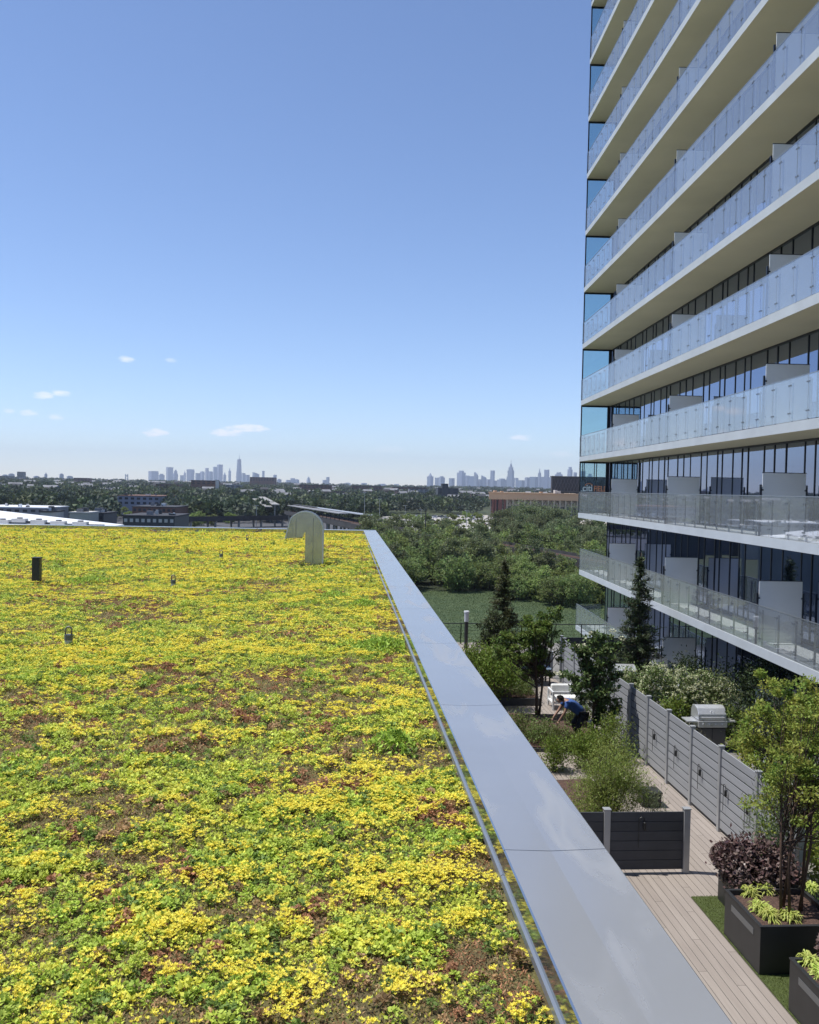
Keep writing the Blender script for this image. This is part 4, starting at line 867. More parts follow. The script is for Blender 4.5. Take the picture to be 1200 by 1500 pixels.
# ---- prototype trees for the woods: a crown of leaf cards round real limbs
def wood_tree(label, H, R, lm, seed, group, n=2600, kind='tree', nm='woodland_tree', leaf=.55, base_h=.02, nc=40):
    t = thing(nm, label, kind, (0, 0, 0), group); mb = MB()
    c = (0, 0, H*(base_h+1)/2); V, F, p = crown(c, (R, R, H*(1-base_h)/2), nc, n, leaf, leaf*.62, R*.30, shell=.35)
    limbs(mb, (0, 0, -.5), p[::3], .22, (0, 0, H*.55)); mb.build('trunk', MT['bark'], t, smooth=True); np_mesh('crown', V, F, lm, parent=t); return t
g_a = leafmat('wood green', (.15, .20, .06), col2=(.22, .27, .09), trans=.42, isl=.35, obj=.25, scale=.25)
g_b = leafmat('wood light green', (.19, .24, .065), col2=(.27, .315, .10), trans=.42, isl=.35, obj=.25, scale=.25)
g_c = leafmat('wood grey green', (.14, .17, .075), col2=(.20, .225, .11), trans=.42, isl=.35, obj=.25, scale=.25)
labs = ['dark green tree in the dense wood beyond the grass field', 'light green tree in the dense wood beyond the grass field', 'grey green tree in the dense wood beyond the grass field']
protos = [(wood_tree(labs[0], 10, 4.3, g_a, 1, 'trees of the wood beyond the field', n=3400), 0), (wood_tree(labs[1], 9, 4.0, g_b, 2, 'trees of the wood beyond the field', n=3200), 1),
          (wood_tree(labs[2], 11, 4.2, g_c, 3, 'trees of the wood beyond the field', n=3400), 2), (wood_tree(labs[0], 8, 4.6, g_a, 4, 'trees of the wood beyond the field', n=3200, base_h=.05), 0)]
def px_of(x, y, z):
    P = np.array([x, y, z]); d = P@CF; return 600+FPX*(P@CR)/d, 750-FPX*(P@CU)/d
vA, vB = atz(700, 794, -18), atz(900, 829, -18)          # viaduct axis
used = set(); pts = []
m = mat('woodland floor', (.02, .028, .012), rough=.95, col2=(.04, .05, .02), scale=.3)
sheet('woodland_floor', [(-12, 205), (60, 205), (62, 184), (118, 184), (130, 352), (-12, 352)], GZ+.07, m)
for yy_ in np.arange(182, 350, 6.4):
    for xx in np.arange(-8, 125, 6.4):
        x = xx+rs.uniform(-2.8, 2.8); y = yy_+rs.uniform(-2.8, 2.8); u, v = px_of(x, y, GZ)
        if u < 535 or u > 905 or (u > 560 and y > 335) or (y < 204 and u < 690+(204-y)*3.2): continue
        tq = ((x-vA[0])*(vB[0]-vA[0])+(y-vA[1])*(vB[1]-vA[1]))/((vB[0]-vA[0])**2+(vB[1]-vA[1])**2); yl = vA[1]+(vB[1]-vA[1])*tq
        cut = 1.0
        if u > 705:
            if abs((x-vA[0])*(vB[1]-vA[1])-(y-vA[1])*(vB[0]-vA[0]))/np.hypot(vB[0]-vA[0], vB[1]-vA[1]) < 6.5: continue
            if y < yl: cut = .90
        pts.append((x, y, cut))
print('wood trees', len(pts))
for i, (x, y, cut) in enumerate(pts):
    pr, li = protos[rs.randint(0, 4)] if y > 212 else protos[3 if rs.rand() < .5 else 1]
    s = rs.uniform(.85, 1.22)*cut*(1.0 if y > 214 else .85)
    if pr not in used: used.add(pr); pr.location = (x, y, GZ); pr.rotation_euler[2] = rs.uniform(0, 6); pr.scale = (s, s, s)
    else: dup(pr, (x, y, GZ), rs.uniform(0, 6.28), (s*rs.uniform(.9, 1.15), s*rs.uniform(.9, 1.15), s*rs.uniform(.9, 1.15)))
# tall trees before the stadium
big = wood_tree('broad grey green cottonwood in front of the brick stadium, left end of the row', 19, 7.5, g_c, 8, 'tall trees before the stadium', n=6500, leaf=.75, nc=60, base_h=.05)
spots = [(738, 372, .92), (756, 385, 1.02), (775, 360, 1.05), (793, 392, 1.04), (808, 352, 1.0), (826, 375, .96), (842, 350, .84), (748, 350, .7), (785, 345, .8), (820, 340, .7), (862, 365, .62), (885, 372, .58), (735, 352, .6)]
for i, (u, yv, s) in enumerate(spots):
    p = at(u, 800, yv); lb = ('grey green cottonwood, %s from the left, hiding the stadium wall' % ['second', 'third', 'fifth', 'sixth', 'eighth', 'ninth', 'tenth', 'shorter fourth', 'shorter sixth', 'shorter ninth', 'eleventh', 'twelfth', 'shorter leftmost'][i-1]) if i else ''
    if i == 0: big.location = (p[0], yv, GZ); big.scale = (s, s, s)
    else: dup(big, (p[0], yv, GZ), rs.uniform(0, 6), s, label=lb)
# trees along the lots, in the left middle distance
mid = wood_tree('rounded street tree among the parking lots', 8, 3.6, g_b, 9, 'street trees around the lots', n=1500, leaf=.7, nm='street_tree', nc=20)
first = True
for (u, v) in [(612, 768), (600, 766), (590, 764), (618, 775), (640, 776), (655, 777), (672, 778), (690, 776), (705, 770), (628, 764), (660, 766), (682, 764), (700, 764), (285, 770), (292, 768), (278, 771), (525, 757), (540, 756), (552, 754), (510, 760), (575, 762), (585, 771), (566, 770), (600, 778), (625, 781), (584, 780), (182, 757), (190, 760), (201, 761), (168, 756), (158, 759), (240, 757), (252, 761), (266, 764), (150, 757), (300, 765), (310, 768), (335, 765), (118, 757), (455, 765), (730, 768), (742, 772), (723, 776)]:
    p = atz(u, v+2, GZ); s = rs.uniform(.7, 1.25)
    if first: mid.location = tuple(p); mid.scale = (s, s, s); first = False
    else: dup(mid, tuple(p), rs.uniform(0, 6), s)

# ---- far woods: one mass of crowns running up to the skyline
N = 9800; yl = np.exp(rs.uniform(math.log(520), math.log(5600), N)); ul = rs.uniform(-90, 1060, N)
P0 = np.array([at(u, 715, y) for u, y in zip(ul, yl)]); x, y = P0[:, 0], P0[:, 1]
ok = ~((ul > 560) & (ul < 735) & (y < 805)) & ~((ul > 700) & (y < 980)) & ~((ul > 165) & (ul < 245) & (y < 705)) & ~((ul > 60) & (ul < 135) & (y < 560)) & ~((ul <= 60) & (y < 540)) & ~((ul >= 245) & (ul < 420) & (y < 560)) & ~((ul >= 400) & (ul <= 560) & (y < 600))
ok &= (vnoise(x+5000, y+300, 160, 2) > .30) | (y < 1000)
x, y, ul = x[ok], y[ok], ul[ok]; n = len(x); R = rs.uniform(4.5, 8.5, n)*np.interp(y, [600, 2500, 5600], [1, 1.25, 2.0]); zb = terr(x, y); kf = 70
q = rs.randn(n, kf, 3); q /= np.linalg.norm(q, axis=2, keepdims=True); q[:, :, 2] = np.abs(q[:, :, 2])*1.25-.2
C = np.stack([x, y, zb+R*.75], 1)[:, None, :]+q*(R[:, None, None])*(.72+.33*rs.rand(n, kf, 1)); D = q+rs.randn(n, kf, 3)*.7
Lf = np.repeat(R*.42, kf)
V, F = leaf_quads(C.reshape(-1, 3), D.reshape(-1, 3), Lf, Lf*.8, rng=rs)
tone = np.array([[.05, .075, .038], [.075, .11, .045], [.06, .08, .052], [.10, .125, .05]])[rs.randint(0, 4, n)]*rs.uniform(.65, 1.2, (n, 1))*(.55+.9*vnoise(x+4000, y*.5+900, 70, 2))[:, None]
col = np.concatenate([np.repeat(np.repeat(tone, kf, 0), 4, 0), np.ones((n*kf*4, 1))], 1)
tag(np_mesh('far_woods', V, F, leafmat('far wood crowns', (.05, .08, .03), trans=.25, isl=.25, obj=0, tint=True), col=col), 'dark green wooded land stretching to the city skyline', 'woods', kind='stuff')
print('far crowns', n)

# ---- houses and blocks scattered among the far trees
brick = mat('far brown brick', (.16, .085, .06), rough=.9, var=.2, scale=.2); brick2 = mat('far red brick', (.20, .11, .09), rough=.9, var=.2, scale=.2); pale = mat('far pale wall', (.55, .53, .50), rough=.9, var=.15, scale=.2)
grey = mat('far grey wall', (.24, .24, .25), rough=.9, var=.2, scale=.1); dkroof = mat('far dark roof', (.05, .05, .055), rough=.9, var=.2, scale=.2); white = mat('white membrane roof', (.74, .75, .76), rough=.75, var=.05, scale=.08)
def house_proto(label, w, l, h, rm, wm):
    t = thing('house', label, 'house', (0, 0, 0), 'distant houses among the trees')
    b = MB(); b.box(-w/2, w/2, -l/2, l/2, 0, h); b.build('wall', wm, t)
    b = MB(); e = .4; b.add([(-w/2-e, -l/2-e, h+.01), (w/2+e, -l/2-e, h+.01), (w/2+e, l/2+e, h+.01), (-w/2-e, l/2+e, h+.01), (-w/2-e, 0, h+3), (w/2+e, 0, h+3)], [(3, 2, 1, 0), (0, 1, 5, 4), (2, 3, 4, 5), (1, 2, 5), (3, 0, 4)]); b.build('roof', rm, t)
    for i in range(3):
        xx = -w/2+w*(i+.5)/3
        b = MB(); b.box(xx-.6, xx+.6, -l/2-.06, -l/2-.01, h-2.4, h-.9); b.build('window', MT['frame_dark'], t)
    return t
hp = [house_proto('small brown walled house with dark roof among the far trees', 10, 9, 10, dkroof, brick), house_proto('small pale walled house among the far trees', 9, 9, 10, grey, pale), house_proto('small red brick house with grey roof among the far trees', 14, 10, 11, grey, brick2)]
used = set()
for i in range(210):
    pr = hp[rs.choice([0, 1, 2], p=[.42, .25, .33])]; yv = math.exp(rs.uniform(math.log(1100), math.log(3400))); u = rs.uniform(-20, 860)
    p = at(u, 715, yv); z = float(terr(p[0], yv))+rs.uniform(-1.5, 3.0); s = np.interp(yv, [1100, 3400], [1.0, 1.35]); s = (s*rs.uniform(.8, 1.5), s, s)
    if pr not in used: used.add(pr); pr.location = (p[0], yv, z); pr.scale = s; pr.rotation_euler[2] = rs.uniform(-.5, .5)
    else: dup(pr, (p[0], yv, z), rs.uniform(-.5, .5), s)
def block(label, u0, u1, v, Y, depth, m, floors=3, name='apartment_block', roof=dkroof, zb=None, wins=True, cat='building', wm=None, wcols=None):
    a, c = at(u0, v, Y), at(u1, v, Y); x0, x1 = a[0], c[0]; z1 = (a[2]+c[2])/2; zb = float(terr((x0+x1)/2, Y))-1 if zb is None else zb
    t = thing(name, label, cat, ((x0+x1)/2, Y+depth/2, zb))
    if Y < 700 and name != 'brick_annex':
        for i in range(7):
            cx, cy2, w_, h_ = rs.uniform(x0+2, x1-3), rs.uniform(Y+1, Y+depth*.6), rs.uniform(.7, 2.2), rs.uniform(.6, 1.9)
            b = MB(); b.box(cx, cx+w_, cy2, cy2+w_, z1+.005+i*.001, z1+h_); b.build('rooftop_box', [pale, grey, MT['dark_wall'], white][i % 4], t)
    b = MB(); b.box(x0, x1, Y, Y+depth, zb, z1-.5); b.build('wall', m, t)
    b = MB(); b.box(x0-.3, x1+.3, Y-.3, Y+depth+.3, z1-.49, z1); b.build('roof', roof, t)
    if wins:
        nw = wcols or max(3, min(9, int((x1-x0)/7))); fh = (min(z1-zb, floors*4.0)-1.5)/floors
        for f in range(floors):
            for i in range(nw):
                cx = x0+(x1-x0)*(i+.5)/nw; w = (x1-x0)/nw*.28; zz = z1-1.3-f*fh
                b = MB(); b.box(cx-w, cx+w, Y-.08, Y-.01, zz-fh*.5, zz); b.build('window', wm or MT['frame_dark'], t)
    return t
block('long dark brown apartment block on the treeline below the left skyline', 280, 317, 703.5, 1500, 40, brick, 2)
block('white walled end block beside the long dark brown apartment block', 315.8, 318.5, 703, 1480, 20, pale, 2, wins=False)
block('broad hazy brown block on the treeline right of the tall spire tower', 366, 402, 699, 2600, 90, brick2, 3)
block('long brown brick row on the treeline under the middle skyline', 438, 486, 710, 1700, 40, brick, 2)
block('pinkish brick block among trees below the middle treeline', 486, 506, 719.5, 1250, 30, brick2, 2)
block('low dark brown row at the treeline, left of the long brown block', 228, 262, 709, 1600, 50, brick, 2)
block('grey low block with pale roof at the treeline', 330, 352, 710, 1450, 30, grey, 2, roof=white)
block('dark brown brick row at the treeline in the centre', 515, 560, 711.5, 1900, 50, brick, 2)
block('dark low building with a squat tower beyond the parking lot', 642, 672, 715, 1150, 30, MT['dark_wall'], 2, roof=dkroof)
block('squat dark tower rising from the low dark building', 648, 657, 708.5, 1148, 14, MT['dark_wall'], 2, wcols=2)
block('brown brick row on the treeline left of the squat dark tower', 575, 625, 713.5, 1800, 50, brick, 2)
block('dark grey block beside the red row, left of the stadium', 600, 628, 716, 1500, 40, grey, 2)
block('white gabled shed just left of the stadium', 706, 715, 725, 1700, 20, white, 1, name='white_shed', roof=white, wins=False)
block('slender grey apartment tower above the trees at the far left', 25, 33.5, 691, 3200, 30, grey, 6, wcols=3)
block('dark brown mound of flats on the left treeline', 108, 128, 700, 2300, 40, brick2, 3)
block('small grey block above the far left treeline', 0, 12, 697, 3000, 60, grey, 2)
# industrial buildings at the left
block('low warehouse with blue and white fascia and brown upper wall', 172, 234, 726, 640, 60, mat('blue grey cladding', (.22, .24, .30), rough=.7, var=.15, scale=.1), 2, name='warehouse', roof=brick, wcols=7)
block('dark flat roofed brick building in front of the trees at the left', 194, 258, 742, 520, 40, brick, 2, name='brick_building', roof=dkroof, wcols=9)
block('low dark shed at the far left with white roof strip', -40, 66, 742.5, 480, 40, grey, 1, name='long_shed', roof=white, wcols=9)
block('beige rooftop plant room beyond the white roof', 102, 129, 750, 330, 14, mat('beige cladding', (.45, .43, .38), rough=.8, var=.08, scale=.3), 1, name='plant_room', wins=False, roof=pale)
block('low dark flat building right of the beige plant room', 129, 152, 751, 350, 20, MT['dark_wall'], 1, name='flat_building')
block('small pale box building left of the beige plant room', 59, 76, 748.5, 340, 14, pale, 1, name='box_building', wins=False)
block('low black roofed hall left of the elevated line', 180, 256, 755, 330, 30, MT['dark_wall'], 1, name='black_hall', wcols=9, wm=pale)
# warehouse fascia strip
a, c = at(171, 730, 639), at(194, 730, 639)
# big white roof
WZ = -8.6
fa, fb = atz(-90, 738, WZ), atz(182, 768.6, WZ); nearL = (fa[0]-10, 60); nearR = (fb[0]-18, 60)
t = thing('white_roof_building', 'large low building with bright white membrane roof beyond the left coping', 'building', ((fa[0]+fb[0])/2, 130, GZ))
b = MB(); b.prism([tuple(fa[:2]), nearL, nearR, tuple(fb[:2])][::-1], GZ, WZ-.4); b.build('wall', grey, t)
b = MB(); b.prism([tuple(fa[:2]), nearL, nearR, tuple(fb[:2])][::-1], WZ-.39, WZ); b.build('roof', white, t)
first = None
for i, (u, v) in enumerate([(4, 765), (29, 763), (57, 765), (86, 767), (118, 768)]):
    p = atz(u, v+4, WZ); q = thing('rooftop_unit', ['leftmost', 'second', 'middle', 'fourth', 'rightmost'][i]+' pale rooftop unit in the row on the white roof', 'rooftop unit', (p[0], p[1], WZ), 'rooftop units on the white roof')
    b = MB(); b.box(p[0]-1.3, p[0]+1.3, p[1]-1, p[1]+1, WZ+.01, WZ+1.0); b.build('casing', pale, q, bevel=.05)
    b = MB(); b.tube([(p[0], p[1], WZ+1.01), (p[0], p[1], WZ+1.25)], .55, 12); b.build('fan', grey, q)
    b = MB(); b.box(p[0]+1.4, p[0]+4.4, p[1]-.3, p[1]+.3, WZ+.01, WZ+.55); b.build('skylight', MT['dark_wall'], q)

# ---- elevated railway: viaducts, station roofs, switchback canopy
rail_c = mat('viaduct steel', (.045, .042, .042), rough=.8, var=.25, scale=.3); conc = mat('viaduct concrete', (.30, .29, .27), rough=.85, var=.15, scale=.2)
def viaduct(label, p, q, z, w, roofs=(), piers=True):
    p, q = np.array(p[:2]), np.array(q[:2]); d = q-p; L = np.linalg.norm(d); d /= L; nr = np.array([d[1], -d[0]])
    fn = lambda s, o, zz: (*(p+d*s+nr*o), zz)
    t = thing('elevated_railway', label, 'railway viaduct', (*((p+q)/2), GZ))
    b = MB(); b.box(0, L, -w/2, w/2, z-1.1, z, fn); b.build('deck', rail_c, t)
    for sgn in (-1, 1):
        b = MB(); b.box(0, L, *sorted((sgn*w/2, sgn*(w/2+.12))), z-1.3, z+.85, fn); b.build('girder', rail_c, t)
    for o in (-2.7, -1.25, 1.25, 2.7):
        b = MB(); b.box(0, L, o-.08, o+.08, z+.01, z+.18, fn); b.build('rail', brick, t)
    if piers:
        for i in range(int(L/16)+1):
            b = MB(); s = min(L-.5, 8+i*16)
            for o in (-w*.38, w*.38): b.box(s-.45, s+.45, o-.45, o+.45, GZ, z-1.62, fn)
            b.box(s-.55, s+.55, -w/2, w/2, z-1.6, z-1.12, fn); b.build('pier', conc, t)
    for (s0, s1, o0, o1, h, m_) in roofs:
        b = MB(); b.box(L*s0, L*s1, o0, o1, z+h, z+h+.3, fn); r_ = b.build('platform_roof', m_, t)
        b = MB()
        for i in range(int(L*(s1-s0)/9)): b.box(L*s0+3+i*9, L*s0+3.25+i*9, (o0+o1)/2-.12, (o0+o1)/2+.12, z+.01, z+h-.01, fn)
        b.build('roof_columns', rail_c, r_)
    return t
viaduct('dark elevated railway curving past behind the wood at the right', atz(690, 791, -18), atz(930, 834, -18), -18, 9)
viaduct('elevated station with long grey platform roofs behind the goose neck vent', atz(432, 750, -15), atz(572, 777, -15), -15, 12, roofs=[(0, .78, -6.5, -2.2, 3.6, MT['post']), (.05, .72, 2.0, 6.2, 3.8, grey), (.0, .3, -1.4, 1.4, 4.2, rail_c)])
viaduct('low elevated railway crossing the left middle distance', atz(255, 760, -18.5), atz(455, 757, -18.5), -18.5, 9)
p, q = at(383, 728.5, 640), at(404, 740, 560)
t = thing('sloping_canopy', 'grey sloping canopy bridge rising out of the trees behind the station', 'canopy', (p[0], p[1], GZ))
d = (q-p)
for off, nm in ((0, 'upper_canopy'), (-9, 'lower_canopy')):
    b = MB(); pp, qq = p+np.array([off*.5, 0, off*.16]), q+np.array([off*.5, 0, off*.16])
    b.add([tuple(pp+np.array(v)) for v in ((-2, 0, 0), (2.5, 0, 0), (2.5, 0, .5), (-2, 0, .5))]+[tuple(qq+np.array(v)) for v in ((-2, 0, 0), (2.5, 0, 0), (2.5, 0, .5), (-2, 0, .5))], [(0, 1, 2, 3), (7, 6, 5, 4), (0, 4, 5, 1), (1, 5, 6, 2), (2, 6, 7, 3), (3, 7, 4, 0)]); b.build(nm, conc, t)
b = MB()
for s in (.05, .35, .65, .95):
    c_ = p+(q-p)*s; b.box(c_[0]-.4, c_[0]+.4, c_[1]-.4, c_[1]+.4, GZ, c_[2]-.05)
b.build('canopy_columns', conc, t)

# signal mast over the wood
p = at(623, 790, 262); t = thing('signal_mast', 'thin dark mast with a black platform standing above the wood', 'mast', (p[0], 262, GZ))
b = MB(); b.tube([(p[0], 262, GZ), (p[0], 262, at(622, 744, 262)[2])], [.28, .12], 8); b.build('pole', MT['dark_metal'], t)
z_ = at(623, 793, 262)[2]; b = MB(); b.box(p[0]-3.6, p[0]+3.6, 259, 265, z_-.4, z_); b.build('platform', MT['dark_metal'], t)
b = MB()
for (x0_, x1_) in ((-3.6, 3.6),): b.box(p[0]+x0_, p[0]+x1_, 258.95, 259.05, z_+1.1, z_+1.2); b.box(p[0]+x0_, p[0]+x1_, 264.95, 265.05, z_+1.1, z_+1.2)
for i in range(9): b.box(p[0]-3.6+i*.88, p[0]-3.5+i*.88, 258.96, 259.04, z_+.01, z_+1.09)
b.build('railing', MT['dark_metal'], t)
b = MB(); b.box(p[0]-1.6, p[0]+1.7, 261, 264, z_+.01, z_+1.9); b.build('cabin', rail_c, t)
# light poles over the lots
def pole(u, vt, Y, label):
    p = at(u, vt, Y); t = thing('light_pole', label, 'street lamp', (p[0], Y, GZ), 'tall light poles over the parking lots')
    b = MB(); b.tube([(p[0], Y, GZ), (p[0], Y, p[2])], [.22, .1], 6); b.build('pole', MT['post'], t)
    b = MB(); b.box(p[0]-1.3, p[0]+1.3, Y-.15, Y+.15, p[2], p[2]+.25); b.build('lamp_head', MT['post'], t)
for (u, v, Y_, l) in [(534.5, 722, 520, 'tall light pole over the trees left of the parking lot'), (556.5, 731, 540, 'light pole just right of the tallest one, left of the lot'), (594, 741, 600, 'short light pole at the left side of the pale lot'), (684, 748, 560, 'light pole in the middle of the pale lot'), (617, 747, 640, 'light pole beside the thin mast'), (376, 741, 520, 'pale light pole beside the sloping canopy')]: pole(u, v, Y_, l)

# cars: two prototypes, body, cabin and wheels
def car(label, m):
    t = thing('parked_car', label, 'car', (0, 0, GZ), 'cars parked on the distant lots')
    o = GZ
    b = MB(); pr = [(-2.2, .35), (-2.25, .75), (-1.5, .9), (1.3, .95), (2.2, .85), (2.25, .35)]; n = len(pr)
    b.add([(x_, -.88, o+z_) for x_, z_ in pr]+[(x_, .88, o+z_) for x_, z_ in pr], [tuple(range(n)), tuple(range(2*n-1, n-1, -1))]+[(i, i+n, (i+1) % n+n, (i+1) % n) for i in range(n)]); b.build('body', m, t)
    b = MB(); b.add([(-1.2, -.8, o+.9), (1.4, -.8, o+.96), (1.4, .8, o+.96), (-1.2, .8, o+.9), (-.6, -.65, o+1.45), (.8, -.65, o+1.45), (.8, .65, o+1.45), (-.6, .65, o+1.45)], MB.BF); b.build('cabin', MT['frame_dark'], t)
    b = MB(); b.box(-.55, .75, -.6, .6, o+1.451, o+1.49); b.build('roof', m, t)
    for sx in (-1.35, 1.4):
        for sy in (-.8, .8): b = MB(); b.tube([(sx, sy-.1, o+.33), (sx, sy+.1, o+.33)], .33, 10); b.build('wheel', MT['dark_metal'], t)
    return t
cars = [(car(f'{c} car parked on the distant lots', mat(c+' car paint', col, rough=.3, spec=.6))) for c, col in (('white', (.75, .75, .75)), ('dark', (.03, .03, .035)), ('silver', (.42, .43, .45)), ('red', (.3, .03, .03)))]
used = set()
for i in range(110):
    if i < 55: u, v = rs.uniform(585, 722), rs.uniform(756, 760)
    elif i < 92: u, v = rs.uniform(120, 340), rs.uniform(752, 768)
    else: u, v = rs.uniform(600, 715), rs.uniform(762, 778)
    if v > 772 and u < 600: continue
    p = atz(u, v+(u-600)*.0209*0, GZ); c = cars[rs.choice(4, p=[.4, .3, .2, .1])]
    if c not in used: used.add(c); c.location = (p[0], p[1], GZ+.07)
    else: dup(c, (p[0], p[1], GZ+.07), rs.choice([0, .1, 1.57]))

# ---- brick stadium
SY = 780.0
def SX(u): return float(at(u, 730, SY)[0])
tan_m = mat('tan cornice', (.50, .33, .20), rough=.8, var=.06, scale=.05); sbrick = mat('stadium brick', (.17, .065, .05), rough=.9, var=.15, scale=.2); cream = mat('stadium stone', (.42, .37, .29), rough=.85, var=.08, scale=.1)
t = thing('brick_stadium', 'brick stadium with long tan cornice and dark red piers behind tall trees', 'stadium', (SX(790), SY+40, GZ))
x0, x1 = SX(719), SX(935); zt, zm = float(at(780, 723.3, SY)[2]), float(at(780, 732.5, SY)[2])
kk = 1+125/SY; b = MB(); b.prism([(x0, SY+2), (x1, SY+2), (x1*kk, SY+120), (x0*kk+3, SY+120)], GZ, zm-.5); b.build('wall', cream, t)
b = MB(); b.prism([(x0-2, SY-1.5), (x1, SY-1.5), (x1*kk, SY+120), (x0*kk, SY+120)], zm, zt); b.prism([(x0-3, SY-2.5), (x1, SY-2.5), (x1*kk, SY+120), (x0*kk, SY+120)], zt+.01, zt+.8); b.build('cornice', tan_m, t)
for i, (u0, u1) in enumerate([(721, 723.6), (724.6, 727.5), (730, 735.5), (738.5, 741)]): b = MB(); b.box(SX(u0), SX(u1), SY-.8, SY+1.99, GZ, zm-.01); b.build('brick_pier', sbrick, t)
b = MB(); b.box(SX(720), SX(737), SY+1.5, SY+1.95, GZ, zm-.6); b.build('dark_bay', MT['dark_wall'], t)
for i in range(22):
    xx = SX(742)+(SX(930)-SX(742))*i/22
    b = MB(); b.box(xx, xx+1.2, SY-.6, SY+1.99, GZ, zm-.01); b.build('stone_pier', cream, t)
    b = MB(); b.tube([(xx+1.3, SY-.2, zm-4.5), (xx+3.6, SY-.2, zm-.8), (xx+5.9, SY-.2, zm-4.5)], .22, 4); b.build('truss', MT['frame_dark'], t)
    b = MB(); b.box(xx+1.6, xx+5.6, SY+1.8, SY+1.98, zm-13, zm-6); b.build('window', MT['frame_dark'], t)
for (u, h) in [(725, 1.6), (735, 1.0), (793, 1.2), (814, 3.0), (819, 2.2)]: b = MB(); b.box(SX(u), SX(u+3.5), SY+3, SY+9, zt+.82, zt+.82+h); b.build('rooftop_box', tan_m if u < 800 else pale, t)
# scoreboard back with its lettering
BY = 800.0
def BX(u): return float(at(u, 710, BY)[0])
t = thing('stadium_scoreboard', 'dark back of the stadium scoreboard with the ballpark name seen through the tower screen', 'scoreboard', (BX(850), BY, GZ))
zt2, zb2 = float(at(850, 699.5, BY)[2]), float(at(850, 722.5, BY)[2])
b = MB(); b.box(BX(809), BX(905), BY, BY+5, zb2, zt2); b.build('panel', mat('scoreboard back', (.018, .020, .030), rough=.6, var=.3, scale=.1), t)
b = MB(); b.box(BX(808), BX(906), BY-1.5, BY+6, zt2+.01, zt2+.9); b.box(BX(808), BX(850), BY-1.2, BY-.01, zb2+1, zb2+2); b.build('catwalk', MT['dark_wall'], t)
b = MB()
for i in range(14):
    xx = BX(811)+i*3.0
    b.tube([(xx, BY-.6, zb2+.5), (xx+5, BY-.6, zt2-1)], .14, 4); b.tube([(xx+5, BY-.6, zb2+.5), (xx, BY-.6, zt2-1)], .10, 4)
b.build('lattice', mat('lattice grey', (.10, .10, .11), rough=.6), t)
b = MB()
for u in (824, 845, 866, 888): b.box(BX(u), BX(u)+2, BY+1, BY+3, GZ, zb2-.01)
b.build('legs', MT['dark_wall'], t)
def text_mesh(s, name, x0, x1, z0, z1, y, m, parent):
    cu = bpy.data.curves.new('lettering', 'FONT'); cu.body = s; cu.extrude = .05; cu.offset = .018; tmp = bpy.data.objects.new('lettering', cu); S.collection.objects.link(tmp)
    bpy.context.view_layer.update(); dg = bpy.context.evaluated_depsgraph_get(); me = bpy.data.meshes.new_from_object(tmp.evaluated_get(dg)); bpy.data.objects.remove(tmp)
    co = np.array([v.co[:] for v in me.vertices]); mn, mxx = co.min(0), co.max(0); c2 = (co-mn)/(mxx-mn+1e-9); org = ORG[parent]
    for v, (a_, b_, c_) in zip(me.vertices, c2): v.co = (x0+a_*(x1-x0)-org.x, y-c_*.3-org.y, z0+b_*(z1-z0)-org.z)
    me.materials.clear(); me.materials.append(m); o = bpy.data.objects.new(name, me); S.collection.objects.link(o); o.parent = parent; ORG[o] = org; return o
wl = mat('white letters', (.9, .9, .9), rough=.5); ol = mat('orange letters', (.85, .27, .09), rough=.5)
zA, zB = float(at(860, 719.6, BY)[2]), float(at(860, 710.6, BY)[2])
text_mesh('citi', 'lettering', BX(853.5), BX(867.5), zA, zB, BY-.75, wl, t)
text_mesh('FIELD', 'lettering', BX(870), BX(890), zA, zB-.6, BY-.75, ol, t)
b = MB(); xc = (BX(857.5)+BX(867))/2; r_ = (BX(868)-BX(858))/2*1.05
b.tube([(xc+r_*math.cos(a), BY-.9, zB-.6+.62*r_*math.sin(a)) for a in np.linspace(math.pi, 0, 11)], .38, 6); b.build('arc_emblem', ol, t)
b = MB(); b.box(BX(850.5), BX(856), BY-.9, BY-.76, zA, zA+.55); b.build('underline', wl, t)
# brick annex seen under the lowest balconies
block('low brick annex with cream band and repeated bays, seen under the tower balconies', 836, 1000, 772, 440, 60, brick2, 1, name='brick_annex', roof=cream, wcols=16)
b = MB(); 

